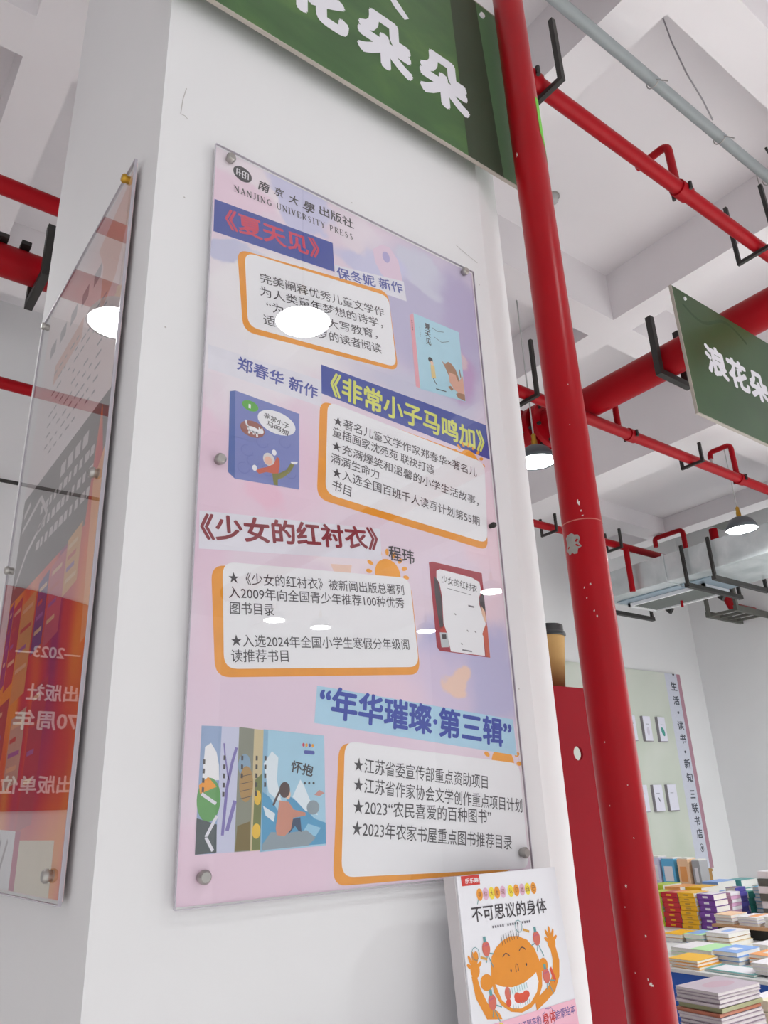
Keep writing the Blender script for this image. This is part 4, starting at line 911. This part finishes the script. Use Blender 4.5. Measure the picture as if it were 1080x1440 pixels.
def cm(n, c): return mat('cover_'+n, c, .35)
TZ = .80
tb = thing('display_table', (5.3, 2.2, 0), 'long white display table crowded with stacks of books', 'table')
TW = mat('table_white', (214, 212, 212), .4)
MB().box(3.93, 6.9, 1.15, 3.9, TZ-.018, TZ, TW, bev=.003).build('table_top', tb)
for x in (4.0, 6.8):
    for y in (1.25, 3.8): MB().box(x-.03, x+.03, y-.03, y+.03, 0, TZ-.018, TW).build('leg', tb)
MB().box(3.945, 3.96, 1.25, 3.8, .3, TZ-.018, mat('deep_blue_panel', (30, 84, 176), .5)).build('blue_front_panel', tb)

red, yel, pur, wht = cm('red', (200, 30, 44)), cm('yellow', (244, 184, 20)), cm('purple', (122, 66, 160)), cm('white', (236, 230, 236))
pnk, ind, grn, blu = cm('pink', (220, 170, 205)), cm('indigo', (92, 82, 168)), cm('green', (62, 150, 136)), cm('blue', (96, 176, 220))
lim, orn, crm, sky, lil = cm('lime', (186, 204, 40)), cm('orange', (240, 160, 90)), cm('cream', (238, 226, 200)), cm('sky_blue', (130, 170, 232)), cm('lilac', (210, 206, 230))
grnl, teal, peach, gold = cm('pale_green', (186, 232, 170)), cm('teal', (80, 160, 160)), cm('peach', (246, 200, 160)), cm('ochre', (190, 142, 50))
stack(5.17, 2.72, TZ, .19, .13, .215, 8, [lim], 'lime green workbook at the left end of the tall row', 'lime workbooks')
def spine_label(c):
    return None
stack(5.17, 2.585, TZ, .19, .13, .218, 7, [red], 'red workbook in the red stack beside the vertical pipe', 'red workbooks', tops=cover_patch(orn, .1, .1, .9, .5), mark=yel)
stack(5.17, 2.455, TZ, .19, .125, .222, 8, [yel], 'yellow workbook in the yellow stack between red and purple', 'yellow workbooks', mark=gold)
stack(5.19, 2.325, TZ, .16, .125, .217, 6, [pur], 'purple workbook in the purple stack', 'purple workbooks', tops=cover_patch(wht, .05, .1, .95, .8), mark=wht)
stack(5.50, 2.39, TZ, .12, .08, .202, 9, [wht, pnk], 'white and pink workbook between purple and indigo stacks', 'pink and white workbooks', side=pnk, spine='y')
stack(5.65, 2.43, TZ, .13, .08, .218, 7, [ind], 'indigo workbook in the indigo stack', 'indigo workbooks', tops=cover_patch(yel, .1, .1, .5, .9), spine='y')
stack(5.81, 2.44, TZ, .12, .09, .18, 4, [grn], 'green book in the green stack', 'green books', spine='y')
stack(5.84, 2.31, TZ, .17, .10, .212, 9, [blu], 'light blue book in the blue stack', 'blue books', spine='y')
stack(5.66, 2.14, TZ, .25, .12, .33, 7, [wht, DG], 'white book with dark label in the striped stack at the right edge', 'striped stack books', side=wht)
for k, (bx, by, c, d) in enumerate([(5.45, 2.75, orn, 'orange'), (5.45, 2.9, lim, 'lime'), (5.75, 2.62, sky, 'pale blue'), (5.48, 2.60, yel, 'golden'), (6.02, 2.6, teal, 'teal')]):
    stack(bx, by, TZ, .24, .13, .225+.008*(k % 3), 4, [c], '%s book in the second row of stacks behind the tall row' % d, d+' back row books')
# standing boxes at the back
for k, (bx, by, w, d, h, c, l) in enumerate([(6.05, 3.18, .14, .12, .37, blu, 'tall blue boxed set standing behind the book stacks'), (6.05, 3.05, .12, .10, .37, peach, 'tall peach boxed set standing beside the blue one'),
                                           (6.07, 2.96, .12, .07, .36, mat('grey_boxset', (170, 168, 172), .5), 'slim grey boxed set standing at the end of the boxed sets'), (6.05, 3.32, .12, .12, .38, lil, 'pale boxed set half hidden by the vertical pipe')]):
    b = thing('boxed_set', (bx+w/2, by+d/2, TZ), l, 'box'); MB().box(bx, bx+w, by, by+d, TZ+.0005, TZ+h, c, bev=.003).build('slipcase', b)
    MB().box(bx+.006, bx+w-.006, by+.006, by+d-.006, TZ+h, TZ+h+.008, PAGE).build('page_block', b)
    MB().box(bx-.001, bx, by+.02, by+d-.02, TZ+h*.55, TZ+h*.85, wht if k != 1 else orn).build('spine_label', b)
b = thing('cardboard_box', (6.43, 3.25, TZ), 'brown cardboard box standing behind the yellow stack', 'box')
MB().box(6.35, 6.5, 3.13, 3.37, TZ+.0005, TZ+.25, mat('brown_card', (166, 124, 66), .8), bev=.002).build('box_body', b); MB().box(6.345, 6.505, 3.125, 3.375, TZ+.25, TZ+.27, mat('brown_card', (166, 124, 66), .8)).build('box_lid', b)
stack(6.2, 2.30, TZ, .3, .22, .26, 7, [blu, sky], 'pale blue book in the broad stack behind the green books', 'broad blue stack books')

# low stacks in front
stack(4.64, 2.25, TZ, .2, .125, .045, 2, [lil, yel], 'lilac edged book with a yellow cover in the low row', 'low lilac books', tops=cover_patch(yel, .1, .3, .9, .95), spine=None)
stack(4.66, 2.11, TZ, .2, .125, .052, 2, [sky, grnl], 'pale green edged book with blue and green cover in the low row', 'low green books', tops=cover_patch(sky, .1, .3, .9, .95), spine=None)
stack(4.67, 1.94, TZ, .24, .15, .07, 3, [crm, gold, wht], 'cream book with an ochre edge in the low row', 'low ochre books', tops=cover_patch(sky, .3, .3, .7, .6), spine=None)
stack(4.27, 1.94, TZ, .25, .13, .04, 2, [grnl, wht], 'mint covered book near the pipe in the second low row', 'mint books', tops=cover_patch(wht, .2, .2, .8, .6), spine=None)
stack(4.23, 1.79, TZ, .25, .13, .048, 2, [crm, grnl], 'cream edged book with pale green cover in the second low row', 'cream books', spine=None)
stack(4.17, 1.60, TZ, .24, .14, .064, 3, [sky], 'sky blue covered book in the second low row', 'sky blue books', tops=cover_patch(wht, .3, .3, .6, .7), spine=None)
stack(4.22, 1.44, TZ, .24, .13, .056, 3, [orn], 'orange covered book right of the sky blue ones', 'orange cover books', tops=cover_patch(wht, .3, .3, .6, .7), spine=None)
stack(3.96, 1.70, TZ, .2, .17, .042, 3, [yel, orn], 'thin yellow and orange book at the front table edge', 'thin yellow books', spine=None)
stack(3.96, 1.40, TZ, .18, .27, .012, 1, [teal], 'thin teal booklet lying flat at the table edge', None, tops=cover_patch(wht, .1, .1, .9, .9), spine=None)
stack(3.99, 1.30, TZ+.012, .16, .12, .05, 3, [wht], 'white booklet in the small pile on the teal booklet', 'white booklets', spine=None)
rz_ = thing('wooden_riser', (5.3, 1.8, TZ), 'low wooden riser with a black shadow block, under the back books', 'riser')
MB().box(4.95, 5.6, 1.5, 2.22, TZ+.06, TZ+.075, mat('pale_wood', (196, 150, 110), .6, noise=.15)).build('riser_board', rz_); MB().box(4.98, 5.58, 1.53, 2.2, TZ, TZ+.06, BLK).build('riser_shadow_block', rz_)  # black block stands in for the shadow under the board
stack(4.97, 2.08, TZ+.0755, .2, .12, .055, 3, [peach, lil], 'lilac edged book with an orange cover on the wooden riser', 'left riser books', spine=None)
stack(4.98, 1.92, TZ+.0755, .2, .13, .05, 3, [wht, lil], 'white book with orange print on the wooden riser', 'middle riser books', tops=cover_patch(orn, .2, .2, .8, .6), spine=None)
stack(4.98, 1.74, TZ+.0755, .2, .14, .06, 3, [wht], 'cream white book at the right end of the wooden riser', 'right riser books', spine=None)
stack(4.62, 1.62, TZ, .22, .16, .04, 2, [crm, wht], 'flat cream book between the riser and the sky blue books', 'flat cream books', spine=None)
stack(4.62, 1.42, TZ, .22, .16, .045, 2, [peach, wht], 'peach book between the riser and the orange books', 'flat peach books', spine=None)

# low table with the magazine pile nearest the aisle
lt = thing('low_table', (3.3, .85, 0), 'low table at the bottom right carrying the pile of magazines', 'table')
MB().box(2.85, 3.9, .45, 1.3, .46, .5, TW, bev=.004).build('table_top', lt)
for x in (2.9, 3.85):
    for y in (.5, 1.25): MB().box(x-.025, x+.025, y-.025, y+.025, 0, .46, TW).build('leg', lt)
mg = mat('magazine_cover', (188, 172, 184), .35, noise=.06, nscale=15); ol = cm('olive', (150, 148, 112)); rs = cm('rust', (180, 110, 86)); ms = mat('magazine_edges', (206, 198, 198), .7, noise=.1, nscale=150)
z = .5; r = random.Random(5); n = 32; H = .44
def mag_top(t, x, y, z, dx, dy, rz):
    P_ = Print((x, y, z+.0002), (1, 0, 0), (0, 1, 0), (0, 0, 1)); rzc = Matrix.Rotation(rz, 3, 'Z')
    P_.ex = rzc @ P_.ex; P_.ey = rzc @ P_.ey
    vs = [(dx*520+70*cos(a)*1.2, dy*500+42*sin(a)) for a in [2*pi*k/24 for k in range(24)]]
    P_.add([P_.P(u, v, 1) for u, v in vs], [list(range(24))], mat('mauve_oval', (190, 158, 172), .4)); P_.build('cover_picture', t)
for k in range(n):
    h = H/n*(.8+.4*((k*7) % 5)/4); top_i = n-1-k
    c = mg; sd = ms; 
    if top_i in (4, 5, 12, 13): c = ol
    if top_i == 5 or top_i == 13: c = rs
    book(2.962+r.uniform(-.006, .006), .965+r.uniform(-.005, .005), z+.0008, .27, .19, h-.0022, c, sd if c is mg else c, r.uniform(-.02, .02)-.05,
         'magazine %s in the near pile at the bottom right' % ORD[top_i], 'magazines in the near pile', name='magazine', spine=None if c is mg else 'y', top=mag_top if top_i == 0 else None)
    z += h
stack(3.30, .80, .5, .22, .2, .36, 9, [crm], 'cream book in the pile right of the magazines', 'cream pile books')
stack(3.55, 1.02, .5, .25, .2, .30, 7, [wht, crm], 'white book in the pile behind the magazines at the right edge', 'rear low table books')
SCENE_OK = True
